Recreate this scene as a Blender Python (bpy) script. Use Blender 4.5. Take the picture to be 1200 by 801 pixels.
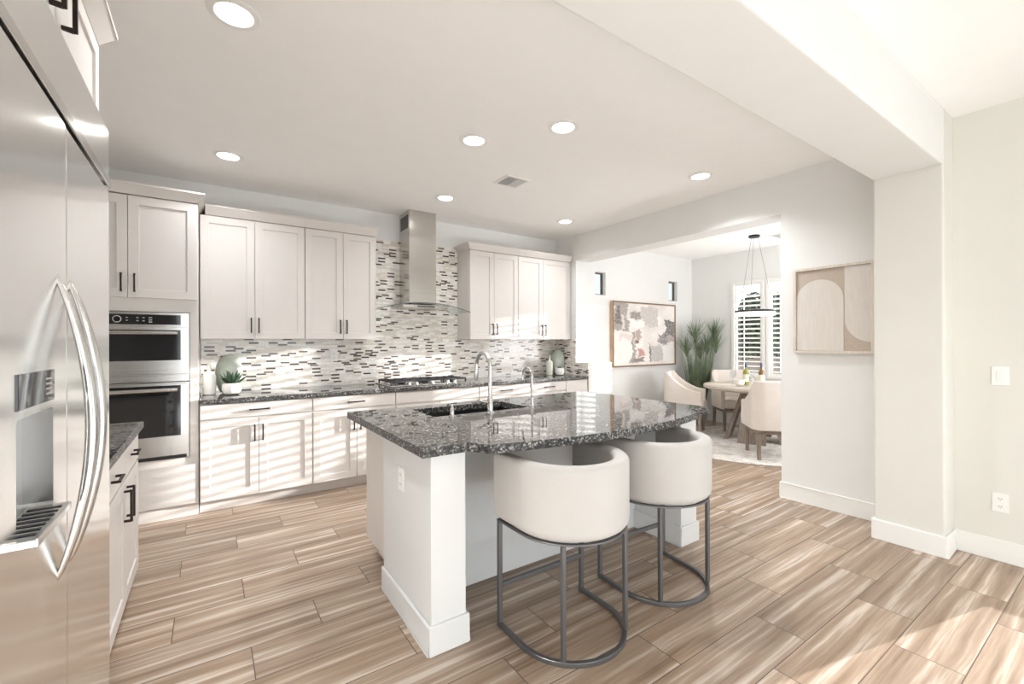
import bpy, bmesh, math, random
from mathutils import Vector, Matrix
from mathutils.geometry import tessellate_polygon

for o in list(bpy.data.objects):
    bpy.data.objects.remove(o, do_unlink=True)
SC = bpy.context.scene
COL = SC.collection
R = math.radians
random.seed(7)

# ------------------------------------------------------------------ camera
def make_camera():
    yaw, pit, roll = R(34.35), R(0.05), R(-0.19)
    f = Vector((math.sin(yaw) * math.cos(pit), math.cos(yaw) * math.cos(pit), math.sin(pit)))
    r = Vector((math.cos(yaw), -math.sin(yaw), 0))
    u = r.cross(f)
    r2 = math.cos(roll) * r + math.sin(roll) * u
    u2 = -math.sin(roll) * r + math.cos(roll) * u
    m = Matrix.Identity(4)
    for i in range(3):
        m[i][0], m[i][1], m[i][2] = r2[i], u2[i], -f[i]
    m.translation = Vector((0, 0, 1.36))
    cd = bpy.data.cameras.new('camera')
    cd.sensor_width = 36.0
    cd.lens = 519.0 / 1200.0 * 36.0
    cd.clip_start = 0.02
    o = bpy.data.objects.new('camera', cd)
    o.matrix_world = m
    COL.objects.link(o)
    SC.camera = o
make_camera()

# ------------------------------------------------------------------ world, sun, daylight, fill, exposure
W = bpy.data.worlds.new('world')
SC.world = W
W.use_nodes = True
bg = W.node_tree.nodes['Background']
bg.inputs['Color'].default_value = (0.88, 0.94, 1.0, 1)
bg.inputs['Strength'].default_value = 1.0

SUN_DIR = Vector((-1.0, 0.25, -0.146)).normalized()
sd = bpy.data.lights.new('sun', 'SUN')
sd.energy = 11.0
sd.angle = R(0.47)
sd.color = (1.0, 0.98, 0.95)
so = bpy.data.objects.new('sun', sd)
so.rotation_euler = SUN_DIR.to_track_quat('-Z', 'Y').to_euler()
so.location = (9, -2, 5)
COL.objects.link(so)

def area(name, loc, direction, sx, sy, power, color=(1, 1, 1)):
    l = bpy.data.lights.new(name, 'AREA')
    l.shape = 'RECTANGLE'
    l.size, l.size_y = sx, sy
    l.energy = power
    l.color = color
    o = bpy.data.objects.new(name, l)
    o.location = loc
    o.rotation_euler = Vector(direction).to_track_quat('-Z', 'Z').to_euler()
    COL.objects.link(o)
    return o
# unseen fill added at the great room's open rear; side glazing daylight follows below
area('rear_fill', (1.5, -7.95, 1.35), (0, 1, 0.35), 4.8, 2.5, 58, (0.92, 0.965, 1.0))
# upward fill lamp added behind the camera to brighten the kitchen ceiling
area('ceiling_up_fill', (1.5, -0.8, 0.06), (0.05, 0.65, 1), 3.6, 1.1, 37, (0.86, 0.94, 1.0))
for gx in (0.2, 2.6):  # unseen lamps added behind the camera for even fill, no fittings modelled
    for gy in (-0.9, -3.2, -5.5):
        gl = bpy.data.lights.new('great_room_fill', 'AREA')
        gl.shape, gl.size, gl.energy, gl.color = 'DISK', 0.13, 3.0, (0.96, 0.98, 1.0)
        go = bpy.data.objects.new('great_room_fill', gl)
        go.location = (gx, gy, 2.81)
        COL.objects.link(go)
area('side_glazing_daylight', (4.43, -1.43, 0.82), (-1, 0.25, 0.4), 3.3, 1.3, 18, (0.97, 0.985, 1.0))
area('dining_fill', (5.8, 1.05, 1.5), (-0.35, 1, 0.35), 2.0, 1.3, 62, (0.97, 0.98, 1.0))  # added fill hidden behind the picture wall; no window on that side

SC.cycles.max_bounces = 20
SC.cycles.diffuse_bounces = 14
SC.cycles.glossy_bounces = 6
SC.cycles.transparent_max_bounces = 16
SC.view_settings.view_transform = 'Standard'
SC.view_settings.look = 'None'
SC.view_settings.gamma = 1.0
SC.view_settings.exposure = 0.74
try:
    SC.view_settings.use_curve_mapping = False
except Exception:
    pass

# ------------------------------------------------------------------ materials
def srgb(r, g, b):
    def c(x):
        x /= 255.0
        return x / 12.92 if x <= 0.04045 else ((x + 0.055) / 1.055) ** 2.4
    return (c(r), c(g), c(b), 1.0)

class N:
    """tiny node-tree writer"""
    def __init__(self, name):
        self.m = bpy.data.materials.new(name)
        self.m.use_nodes = True
        self.t = self.m.node_tree
        self.b = self.t.nodes['Principled BSDF']
    def n(self, typ, **kw):
        x = self.t.nodes.new(typ)
        for k, v in kw.items():
            setattr(x, k, v)
        return x
    def link(self, a, b):
        self.t.links.new(a, b)
    def val(self, sock, v):
        if isinstance(v, bpy.types.NodeSocket):
            self.link(v, sock)
        else:
            sock.default_value = v
    def math(self, op, a, b=None, c=None):
        x = self.n('ShaderNodeMath', operation=op)
        self.val(x.inputs[0], a)
        if b is not None: self.val(x.inputs[1], b)
        if c is not None: self.val(x.inputs[2], c)
        return x.outputs[0]
    def coord(self, kind='Object'):
        return self.n('ShaderNodeTexCoord').outputs[kind]
    def world(self):
        return self.n('ShaderNodeNewGeometry').outputs['Position']
    def sep(self, v):
        x = self.n('ShaderNodeSeparateXYZ')
        self.link(v, x.inputs[0])
        return x.outputs
    def comb(self, a, b, c=0.0):
        x = self.n('ShaderNodeCombineXYZ')
        self.val(x.inputs[0], a); self.val(x.inputs[1], b); self.val(x.inputs[2], c)
        return x.outputs[0]
    def noise(self, vec, scale, detail=3.0, rough=0.5):
        x = self.n('ShaderNodeTexNoise')
        x.inputs['Scale'].default_value = scale
        x.inputs['Detail'].default_value = detail
        x.inputs['Roughness'].default_value = rough
        self.link(vec, x.inputs['Vector'])
        return x.outputs['Fac']
    def white(self, vec):
        x = self.n('ShaderNodeTexWhiteNoise', noise_dimensions='3D')
        self.link(vec, x.inputs['Vector'])
        return x.outputs['Value']
    def ramp(self, fac, stops, interp='LINEAR'):
        x = self.n('ShaderNodeValToRGB')
        x.color_ramp.interpolation = interp
        el = x.color_ramp.elements
        while len(el) < len(stops):
            el.new(0.5)
        for e, (p, c) in zip(el, stops):
            e.position = p
            e.color = c
        self.link(fac, x.inputs[0])
        return x.outputs[0]
    def mix(self, fac, a, b, blend='MIX'):
        x = self.n('ShaderNodeMix', data_type='RGBA', blend_type=blend)
        self.val(x.inputs[0], fac); self.val(x.inputs[6], a); self.val(x.inputs[7], b)
        return x.outputs[2]
    def bump(self, h, strength=0.2, dist=0.01):
        x = self.n('ShaderNodeBump')
        x.inputs['Strength'].default_value = strength
        x.inputs['Distance'].default_value = dist
        self.link(h, x.inputs['Height'])
        self.link(x.outputs[0], self.b.inputs['Normal'])
    def set(self, **kw):
        for k, v in kw.items():
            self.val(self.b.inputs[k.replace('_', ' ')], v)

def plain(name, col, rough=0.5, metal=0.0, var=0.03, nscale=6.0, bump=0.0, bscale=200.0, coat=0.0, ior=1.45):
    a = N(name)
    p = a.coord()
    f = a.noise(p, nscale, 2.0)
    lo = tuple(max(0, c * (1 - var)) for c in col[:3]) + (1,)
    hi = tuple(min(1, c * (1 + var)) for c in col[:3]) + (1,)
    a.set(Base_Color=a.ramp(f, [(0.3, lo), (0.7, hi)]), Roughness=rough, Metallic=metal, IOR=ior)
    if coat: a.set(Coat_Weight=coat, Coat_Roughness=0.08)
    if bump: a.bump(a.noise(p, bscale, 2.0), bump, 0.002)
    return a.m

M = {}
M['wall'] = plain('cream wall paint', (0.71, 0.708, 0.662, 1), 0.75, var=0.008, bump=0.05, bscale=90)
M['wallw'] = plain('warm white wall paint', (0.76, 0.765, 0.755, 1), 0.75, var=0.008, bump=0.05, bscale=90)
M['ceil'] = plain('ceiling paint', (0.90, 0.90, 0.89, 1), 0.85, var=0.008, bump=0.05, bscale=90)
M['trim'] = plain('white trim enamel', (0.83, 0.83, 0.81, 1), 0.4, var=0.006)
M['island'] = plain('white island paint', (0.68, 0.69, 0.69, 1), 0.45, var=0.006)
M['cab'] = plain('warm white cabinet paint', (0.66, 0.625, 0.595, 1), 0.38, var=0.012)
M['gap'] = plain('shadow gap board', (0.30, 0.27, 0.25, 1), 0.7)
M['bronze'] = plain('dark bronze pull', (0.035, 0.026, 0.022, 1), 0.35, 0.7)
M['gunmetal'] = plain('gunmetal stool steel', (0.17, 0.17, 0.175, 1), 0.4, 0.7)
M['chrome'] = plain('brushed nickel', (0.62, 0.61, 0.59, 1), 0.22, 1.0)
M['blackglass'] = plain('black oven glass', (0.012, 0.012, 0.013, 1), 0.06, 0.0, ior=1.6)
M['black'] = plain('matt black', (0.015, 0.015, 0.016, 1), 0.45)
M['recess'] = plain('grey dispenser liner', (0.36, 0.37, 0.38, 1), 0.35)
M['iron'] = plain('cast iron', (0.03, 0.03, 0.032, 1), 0.55, 0.2, bump=0.2)
M['fabric'] = plain('ivory velvet upholstery', (0.52, 0.505, 0.485, 1), 0.9, var=0.02, bump=0.15, bscale=350)
M['chairfab'] = plain('oatmeal linen upholstery', (0.70, 0.64, 0.59, 1), 0.9, var=0.03, bump=0.25, bscale=300)
M['plastic'] = plain('white plate plastic', (0.85, 0.845, 0.82, 1), 0.3, var=0.004)
M['plastic_dark'] = plain('dark socket slots', (0.05, 0.05, 0.05, 1), 0.5)
M['ceramic'] = plain('white glazed ceramic', (0.80, 0.79, 0.75, 1), 0.25, var=0.02, bump=0.3, bscale=60)
M['sage'] = plain('sage green glaze', (0.42, 0.46, 0.40, 1), 0.15, var=0.12, nscale=14)
M['sagelight'] = plain('pale sage bottle glaze', (0.62, 0.62, 0.53, 1), 0.3, var=0.06, nscale=12)
M['succulent'] = plain('succulent leaf', (0.045, 0.09, 0.05, 1), 0.45, var=0.3, nscale=40)
M['leaf'] = plain('grass blade', (0.17, 0.215, 0.13, 1), 0.6, var=0.35, nscale=9)
M['hedge'] = plain('garden hedge leaf', (0.05, 0.085, 0.045, 1), 0.6, var=0.5, nscale=4)
M['pot'] = plain('grey planter', (0.35, 0.33, 0.30, 1), 0.6)
M['soil'] = plain('soil', (0.05, 0.04, 0.03, 1), 0.9)
M['bottle_amber'] = plain('amber bottle glass', (0.22, 0.12, 0.05, 1), 0.1)
M['bottle_green'] = plain('olive bottle glass', (0.30, 0.30, 0.06, 1), 0.1)
M['foil'] = plain('blue grey foil', (0.10, 0.11, 0.20, 1), 0.3, 0.5)
M['label'] = plain('cream bottle label', (0.75, 0.70, 0.55, 1), 0.6)
M['paper'] = plain('white table linen', (0.82, 0.80, 0.77, 1), 0.8)
M['block'] = plain('garden block wall', (0.42, 0.36, 0.32, 1), 0.9, var=0.15, nscale=5)
M['ground'] = plain('garden gravel', (0.45, 0.40, 0.35, 1), 0.95, var=0.2, nscale=8)

def m_steel():
    a = N('brushed stainless steel')
    p = a.coord()
    s = a.sep(p)
    f = a.noise(a.comb(a.math('MULTIPLY', s[0], 2.0), a.math('MULTIPLY', s[1], 2.0), a.math('MULTIPLY', s[2], 160.0)), 1.0, 2.0)
    a.set(Base_Color=a.ramp(f, [(0.3, (0.55, 0.53, 0.50, 1)), (0.7, (0.61, 0.59, 0.56, 1))]), Metallic=1.0,
          Roughness=a.ramp(f, [(0.2, (0.20, 0.20, 0.20, 1)), (0.8, (0.27, 0.27, 0.27, 1))]))
    return a.m
M['steel'] = m_steel()
def m_fridge():
    a = N('polished stainless door skin')
    p = a.coord()
    s = a.sep(p)
    f = a.noise(a.comb(a.math('MULTIPLY', s[0], 1.0), a.math('MULTIPLY', s[1], 1.2), a.math('MULTIPLY', s[2], 5.0)), 1.0, 1.0)
    a.set(Base_Color=(0.84, 0.84, 0.83, 1), Metallic=1.0, Roughness=0.17)
    a.bump(f, 0.12, 0.02)
    return a.m
M['fridge'] = m_fridge()

def m_glass(name, tint=(1, 1, 1, 1), gloss=0.12):
    a = N(name)
    out = a.t.nodes['Material Output']
    tr = a.n('ShaderNodeBsdfTransparent')
    tr.inputs[0].default_value = tint
    gl = a.n('ShaderNodeBsdfGlossy')
    gl.inputs['Roughness'].default_value = 0.02
    fr = a.n('ShaderNodeFresnel')
    fr.inputs[0].default_value = 1.45
    mx = a.n('ShaderNodeMixShader')
    geo = a.n('ShaderNodeNewGeometry')
    a.link(a.math('MULTIPLY', fr.outputs[0], a.math('SUBTRACT', 1.0, geo.outputs['Backfacing'])), mx.inputs[0])
    a.link(tr.outputs[0], mx.inputs[1])
    a.link(gl.outputs[0], mx.inputs[2])
    a.link(mx.outputs[0], out.inputs[0])
    return a.m
M['glass'] = m_glass('clear window glass')
M['smoke'] = m_glass('grey tinted canopy glass', (0.86, 0.89, 0.88, 1))
M['clear'] = m_glass('clear drinking glass', (0.93, 0.95, 0.96, 1))
M['smallpane'] = m_glass('blue grey privacy glass', (0.80, 0.83, 0.83, 1))

def m_emit(name, col, s):
    a = N(name)
    a.set(Base_Color=(0.8, 0.8, 0.8, 1), Emission_Color=col, Emission_Strength=s)
    return a.m
M['lamp'] = m_emit('lamp diffuser', (1, 0.97, 0.93, 1), 6.0)
M['ringlamp'] = m_emit('ring lamp diffuser', (1, 0.92, 0.87, 1), 0.55)
M['display'] = m_emit('red clock display', (0.9, 0.08, 0.04, 1), 0.25)
M['print'] = plain('grey printed mark', (0.45, 0.45, 0.45, 1), 0.5)

def m_floor():
    a = N('wood look plank tile')
    s = a.sep(a.world())
    L, H = 0.893, 0.2315
    yy = a.math('DIVIDE', a.math('SUBTRACT', s[1], 2.30), H)
    row = a.math('FLOOR', yy)
    fy = a.math('SUBTRACT', yy, row)
    xx = a.math('DIVIDE', a.math('SUBTRACT', s[0], a.math('ADD', 0.450, a.math('MULTIPLY', row, 0.2977))), L)
    colm = a.math('FLOOR', xx)
    fx = a.math('SUBTRACT', xx, colm)
    rnd = a.white(a.comb(row, colm, 3.3))
    rnd2 = a.white(a.comb(colm, row, 8.1))
    # streaks along the plank
    px = a.math('ADD', s[0], a.math('MULTIPLY', rnd, 37.0))
    py = a.math('ADD', s[1], a.math('MULTIPLY', rnd2, 11.0))
    warp = a.noise(a.comb(a.math('MULTIPLY', px, 2.2), a.math('MULTIPLY', py, 5.0)), 1.0, 2.0)
    pyw = a.math('ADD', py, a.math('MULTIPLY', warp, 0.022))
    big = a.noise(a.comb(a.math('MULTIPLY', px, 0.75), a.math('MULTIPLY', pyw, 21.0)), 1.0, 4.0, 0.62)
    fine = a.noise(a.comb(a.math('MULTIPLY', px, 5.0), a.math('MULTIPLY', pyw, 110.0)), 1.0, 3.0, 0.6)
    c1 = a.ramp(big, [(0.29, srgb(112, 93, 76)), (0.43, srgb(156, 136, 116)), (0.54, srgb(180, 161, 142)), (0.64, srgb(222, 211, 198))])
    c2 = a.mix(a.math('MULTIPLY', fine, 0.5), c1, srgb(140, 112, 92))
    tone = a.math('ADD', 0.83, a.math('MULTIPLY', rnd, 0.27))
    hsv = a.n('ShaderNodeHueSaturation')
    hsv.inputs['Saturation'].default_value = 1.0
    a.link(tone, hsv.inputs['Value'])
    a.link(c2, hsv.inputs['Color'])
    ex = a.math('MULTIPLY', a.math('MINIMUM', fx, a.math('SUBTRACT', 1.0, fx)), L)
    ey = a.math('MULTIPLY', a.math('MINIMUM', fy, a.math('SUBTRACT', 1.0, fy)), H)
    e = a.math('MINIMUM', ex, ey)
    seam = a.math('LESS_THAN', e, 0.0021)
    col = a.mix(seam, hsv.outputs[0], srgb(88, 72, 60))
    a.set(Base_Color=col, Roughness=a.math('ADD', 0.27, a.math('MULTIPLY', fine, 0.16)))
    a.bump(a.math('SUBTRACT', a.math('MULTIPLY', fine, 0.25), seam), 0.12, 0.002)
    return a.m
M['floor'] = m_floor()

def m_tile(axis):
    a = N('glass and stone mosaic ' + axis)
    s = a.sep(a.world())
    u = s[0] if axis == 'x' else s[1]
    H, L = 0.0178, 0.083
    vv = a.math('DIVIDE', s[2], H)
    row = a.math('FLOOR', vv)
    fv = a.math('SUBTRACT', vv, row)
    off = a.math('FLOOR', a.math('MULTIPLY', a.white(a.comb(row, 1.7, 0.3)), 4.0))
    uu = a.math('ADD', a.math('DIVIDE', u, L), a.math('MULTIPLY', off, 0.25))
    col = a.math('FLOOR', uu)
    fu = a.math('SUBTRACT', uu, col)
    rnd = a.white(a.comb(row, col, 5.5))
    lightc = a.ramp(a.white(a.comb(col, row, 2.2)), [(0.0, srgb(222, 215, 206)), (0.3, srgb(240, 237, 232)), (0.6, srgb(231, 225, 217)), (0.8, srgb(246, 244, 240))], 'CONSTANT')
    darkc = a.mix(a.white(a.comb(col, row, 9.4)), srgb(66, 56, 50), srgb(104, 92, 83))
    par = a.math('MODULO', a.math('ABSOLUTE', a.math('ADD', col, a.math('MULTIPLY', row, 1.0))), 2.0)
    isdark = a.math('MULTIPLY', a.math('LESS_THAN', rnd, 0.30), a.math('LESS_THAN', par, 0.5))
    c = a.mix(isdark, lightc, darkc)
    vein = a.noise(a.world(), 26.0, 4.0)
    c = a.mix(0.22, c, a.ramp(vein, [(0.35, srgb(190, 180, 170)), (0.6, (1, 1, 1, 1))]), 'MULTIPLY')
    eu = a.math('MULTIPLY', a.math('MINIMUM', fu, a.math('SUBTRACT', 1.0, fu)), L)
    ev = a.math('MULTIPLY', a.math('MINIMUM', fv, a.math('SUBTRACT', 1.0, fv)), H)
    g = a.math('LESS_THAN', a.math('MINIMUM', eu, ev), 0.0011)
    c = a.mix(g, c, srgb(226, 221, 214))
    a.set(Base_Color=c, Roughness=a.math('ADD', 0.14, a.math('MULTIPLY', g, 0.5)))
    a.bump(a.math('SUBTRACT', 1.0, g), 0.3, 0.002)
    return a.m
M['tilex'] = m_tile('x')
M['tiley'] = m_tile('y')

def m_granite():
    a = N('speckled grey granite')
    p = a.world()
    v = a.n('ShaderNodeTexVoronoi')
    v.inputs['Scale'].default_value = 120.0
    a.link(p, v.inputs['Vector'])
    r = a.sep(v.outputs['Color'])
    big = a.noise(p, 45.0, 4.0, 0.65)
    f = a.math('ADD', a.math('MULTIPLY', r[0], 0.6), a.math('MULTIPLY', big, 0.5))
    c = a.ramp(f, [(0.25, (0.008, 0.008, 0.009, 1)), (0.45, (0.022, 0.021, 0.021, 1)), (0.60, (0.055, 0.053, 0.050, 1)), (0.72, (0.13, 0.125, 0.117, 1)), (0.86, (0.40, 0.39, 0.365, 1))])
    nz = a.sep(a.n('ShaderNodeNewGeometry').outputs['Normal'])[2]
    edge = a.math('LESS_THAN', a.math('ABSOLUTE', nz), 0.95)     # chiselled edge is rougher than the polished top
    a.set(Base_Color=c, Roughness=a.math('ADD', 0.03, a.math('MULTIPLY', edge, 0.42)), IOR=a.math('SUBTRACT', 1.75, a.math('MULTIPLY', edge, 0.3)))
    return a.m
M['granite'] = m_granite()

def m_wood(name, c0, c1, scale=14.0, axis=2):
    a = N(name)
    s = a.sep(a.coord())
    k = [scale * 4, scale * 4, scale * 4]
    k[axis] = scale * 0.25
    f = a.noise(a.comb(*[a.math('MULTIPLY', s[i], k[i]) for i in range(3)]), 1.0, 4.0, 0.6)
    a.set(Base_Color=a.ramp(f, [(0.3, c0), (0.7, c1)]), Roughness=0.5)
    a.bump(f, 0.1, 0.002)
    return a.m
M['greywood'] = m_wood('grey washed oak', srgb(112, 100, 90), srgb(150, 137, 125))
M['tabletop'] = m_wood('pale washed oak top', srgb(176, 164, 152), srgb(206, 196, 186), axis=0)
M['oakframe'] = m_wood('light oak frame', srgb(176, 140, 104), srgb(205, 172, 136), axis=2)
M['palewood'] = m_wood('whitewashed frame', srgb(200, 190, 178), srgb(222, 214, 204), axis=2)
M['darkframe'] = plain('dark frame face', srgb(96, 84, 74), 0.5)

def m_rug():
    a = N('distressed grey rug')
    p = a.coord()
    f = a.noise(p, 5.0, 6.0, 0.7)
    g = a.noise(p, 40.0, 3.0, 0.7)
    a.set(Base_Color=a.ramp(a.math('ADD', a.math('MULTIPLY', f, 0.7), a.math('MULTIPLY', g, 0.3)),
                            [(0.38, srgb(178, 171, 166)), (0.5, srgb(214, 209, 203)), (0.62, srgb(232, 227, 221))]), Roughness=0.95)
    a.bump(g, 0.4, 0.004)
    return a.m
M['rug'] = m_rug()

def m_painting():
    """loose painterly blocks of grey, ivory, charcoal and rose; object coordinates run 0..1 across and up"""
    a = N('abstract painting canvas')
    s = a.sep(a.coord('Generated'))
    n1 = a.noise(a.coord('Generated'), 7.0, 4.0, 0.65)
    mp = a.n('ShaderNodeMapping')
    mp.inputs['Location'].default_value = (3.1, 7.7, 1.3)
    a.link(a.coord('Generated'), mp.inputs[0])
    n2 = a.noise(mp.outputs[0], 7.0, 4.0, 0.65)
    n3 = a.noise(a.comb(a.math('MULTIPLY', s[0], 24.0), a.math('MULTIPLY', s[2], 60.0)), 1.0, 3.0)
    n4 = a.noise(a.comb(a.math('MULTIPLY', s[0], 55.0), a.math('MULTIPLY', s[2], 20.0), 4.0), 1.0, 3.0)
    u = a.math('ADD', a.math('ADD', s[0], a.math('MULTIPLY', a.math('SUBTRACT', n1, 0.5), 0.22)), a.math('MULTIPLY', a.math('SUBTRACT', n3, 0.5), 0.05))
    v = a.math('ADD', a.math('ADD', s[2], a.math('MULTIPLY', a.math('SUBTRACT', n2, 0.5), 0.22)), a.math('MULTIPLY', a.math('SUBTRACT', n4, 0.5), 0.07))
    c = srgb(226, 219, 214)
    base = a.ramp(a.noise(mp.outputs[0], 3.0, 5.0), [(0.4, srgb(214, 206, 201)), (0.6, srgb(236, 231, 227))])
    def patch(c, u0, u1, v0, v1, col, k=0.9):
        f = a.math('MULTIPLY', a.math('MULTIPLY', a.math('GREATER_THAN', u, u0), a.math('LESS_THAN', u, u1)),
                   a.math('MULTIPLY', a.math('GREATER_THAN', v, v0), a.math('LESS_THAN', v, v1)))
        return a.mix(a.math('MULTIPLY', f, k), c, col)
    c = patch(base, 0.0, 0.22, 0.55, 1.0, srgb(152, 145, 139))
    c = patch(c, 0.03, 0.10, 0.66, 0.95, srgb(110, 103, 98))
    c = patch(c, 0.12, 0.17, 0.58, 0.80, srgb(214, 206, 200))
    c = patch(c, 0.42, 0.70, 0.64, 0.96, srgb(190, 184, 180))
    c = patch(c, 0.26, 0.42, 0.76, 0.86, srgb(140, 132, 128))
    c = patch(c, 0.24, 0.46, 0.60, 0.74, srgb(238, 234, 230))
    c = patch(c, 0.02, 0.28, 0.05, 0.52, srgb(236, 228, 224))
    c = patch(c, 0.08, 0.27, 0.42, 0.50, srgb(216, 202, 197))
    c = patch(c, 0.28, 0.33, 0.03, 0.55, srgb(150, 141, 135))
    c = patch(c, 0.34, 0.42, 0.36, 0.56, srgb(172, 152, 142))
    c = patch(c, 0.36, 0.40, 0.36, 0.42, srgb(88, 80, 76))
    c = patch(c, 0.36, 0.49, 0.15, 0.26, srgb(190, 136, 128))
    c = patch(c, 0.33, 0.50, 0.03, 0.12, srgb(128, 120, 114))
    c = patch(c, 0.46, 0.60, 0.28, 0.58, srgb(220, 214, 208))
    c = patch(c, 0.57, 0.78, 0.04, 0.30, srgb(184, 181, 178))
    c = patch(c, 0.56, 0.59, 0.05, 0.34, srgb(104, 98, 94))
    c = patch(c, 0.84, 1.01, 0.48, 0.74, srgb(98, 94, 95))
    c = patch(c, 0.72, 0.86, 0.34, 0.52, srgb(130, 126, 126))
    c = patch(c, 0.86, 1.01, 0.38, 0.48, srgb(164, 150, 152))
    c = patch(c, 0.78, 1.01, 0.02, 0.32, srgb(224, 221, 217))
    c = a.mix(a.ramp(n4, [(0.55, (0, 0, 0, 1)), (0.72, (0.6, 0.6, 0.6, 1))]), c, srgb(232, 227, 222))
    a.set(Base_Color=c, Roughness=0.7)
    a.bump(n3, 0.4, 0.01)
    return a.m
M['painting'] = m_painting()
M['art_tan'] = plain('tan canvas', srgb(186, 173, 160), 0.85, var=0.04, nscale=30)
def m_artplaster():
    a = N('combed plaster relief')
    s = a.sep(a.coord())
    f = a.noise(a.comb(a.math('MULTIPLY', s[0], 90.0), a.math('MULTIPLY', s[1], 90.0), a.math('MULTIPLY', s[2], 9.0)), 1.0, 3.0)
    a.set(Base_Color=a.ramp(f, [(0.3, srgb(209, 203, 196)), (0.7, srgb(215, 210, 204))]), Roughness=0.9)
    a.bump(f, 0.2, 0.003)
    return a.m
M['art_plaster'] = m_artplaster()

# ------------------------------------------------------------------ mesh helpers
class Fr:
    """a face frame: u along, v up, n outwards"""
    def __init__(self, o, u, v, n):
        self.o, self.u, self.v, self.n = Vector(o), Vector(u), Vector(v), Vector(n)
    def p(self, a, b, c):
        return self.o + self.u * a + self.v * b + self.n * c
def face_south(y):   # looks towards -Y; u = X, v = Z
    return Fr((0, y, 0), (1, 0, 0), (0, 0, 1), (0, -1, 0))
def face_east(x):    # looks towards +X; u = Y, v = Z
    return Fr((x, 0, 0), (0, 1, 0), (0, 0, 1), (1, 0, 0))
def face_west(x):    # looks towards -X; u = -Y
    return Fr((x, 0, 0), (0, -1, 0), (0, 0, 1), (-1, 0, 0))

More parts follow.
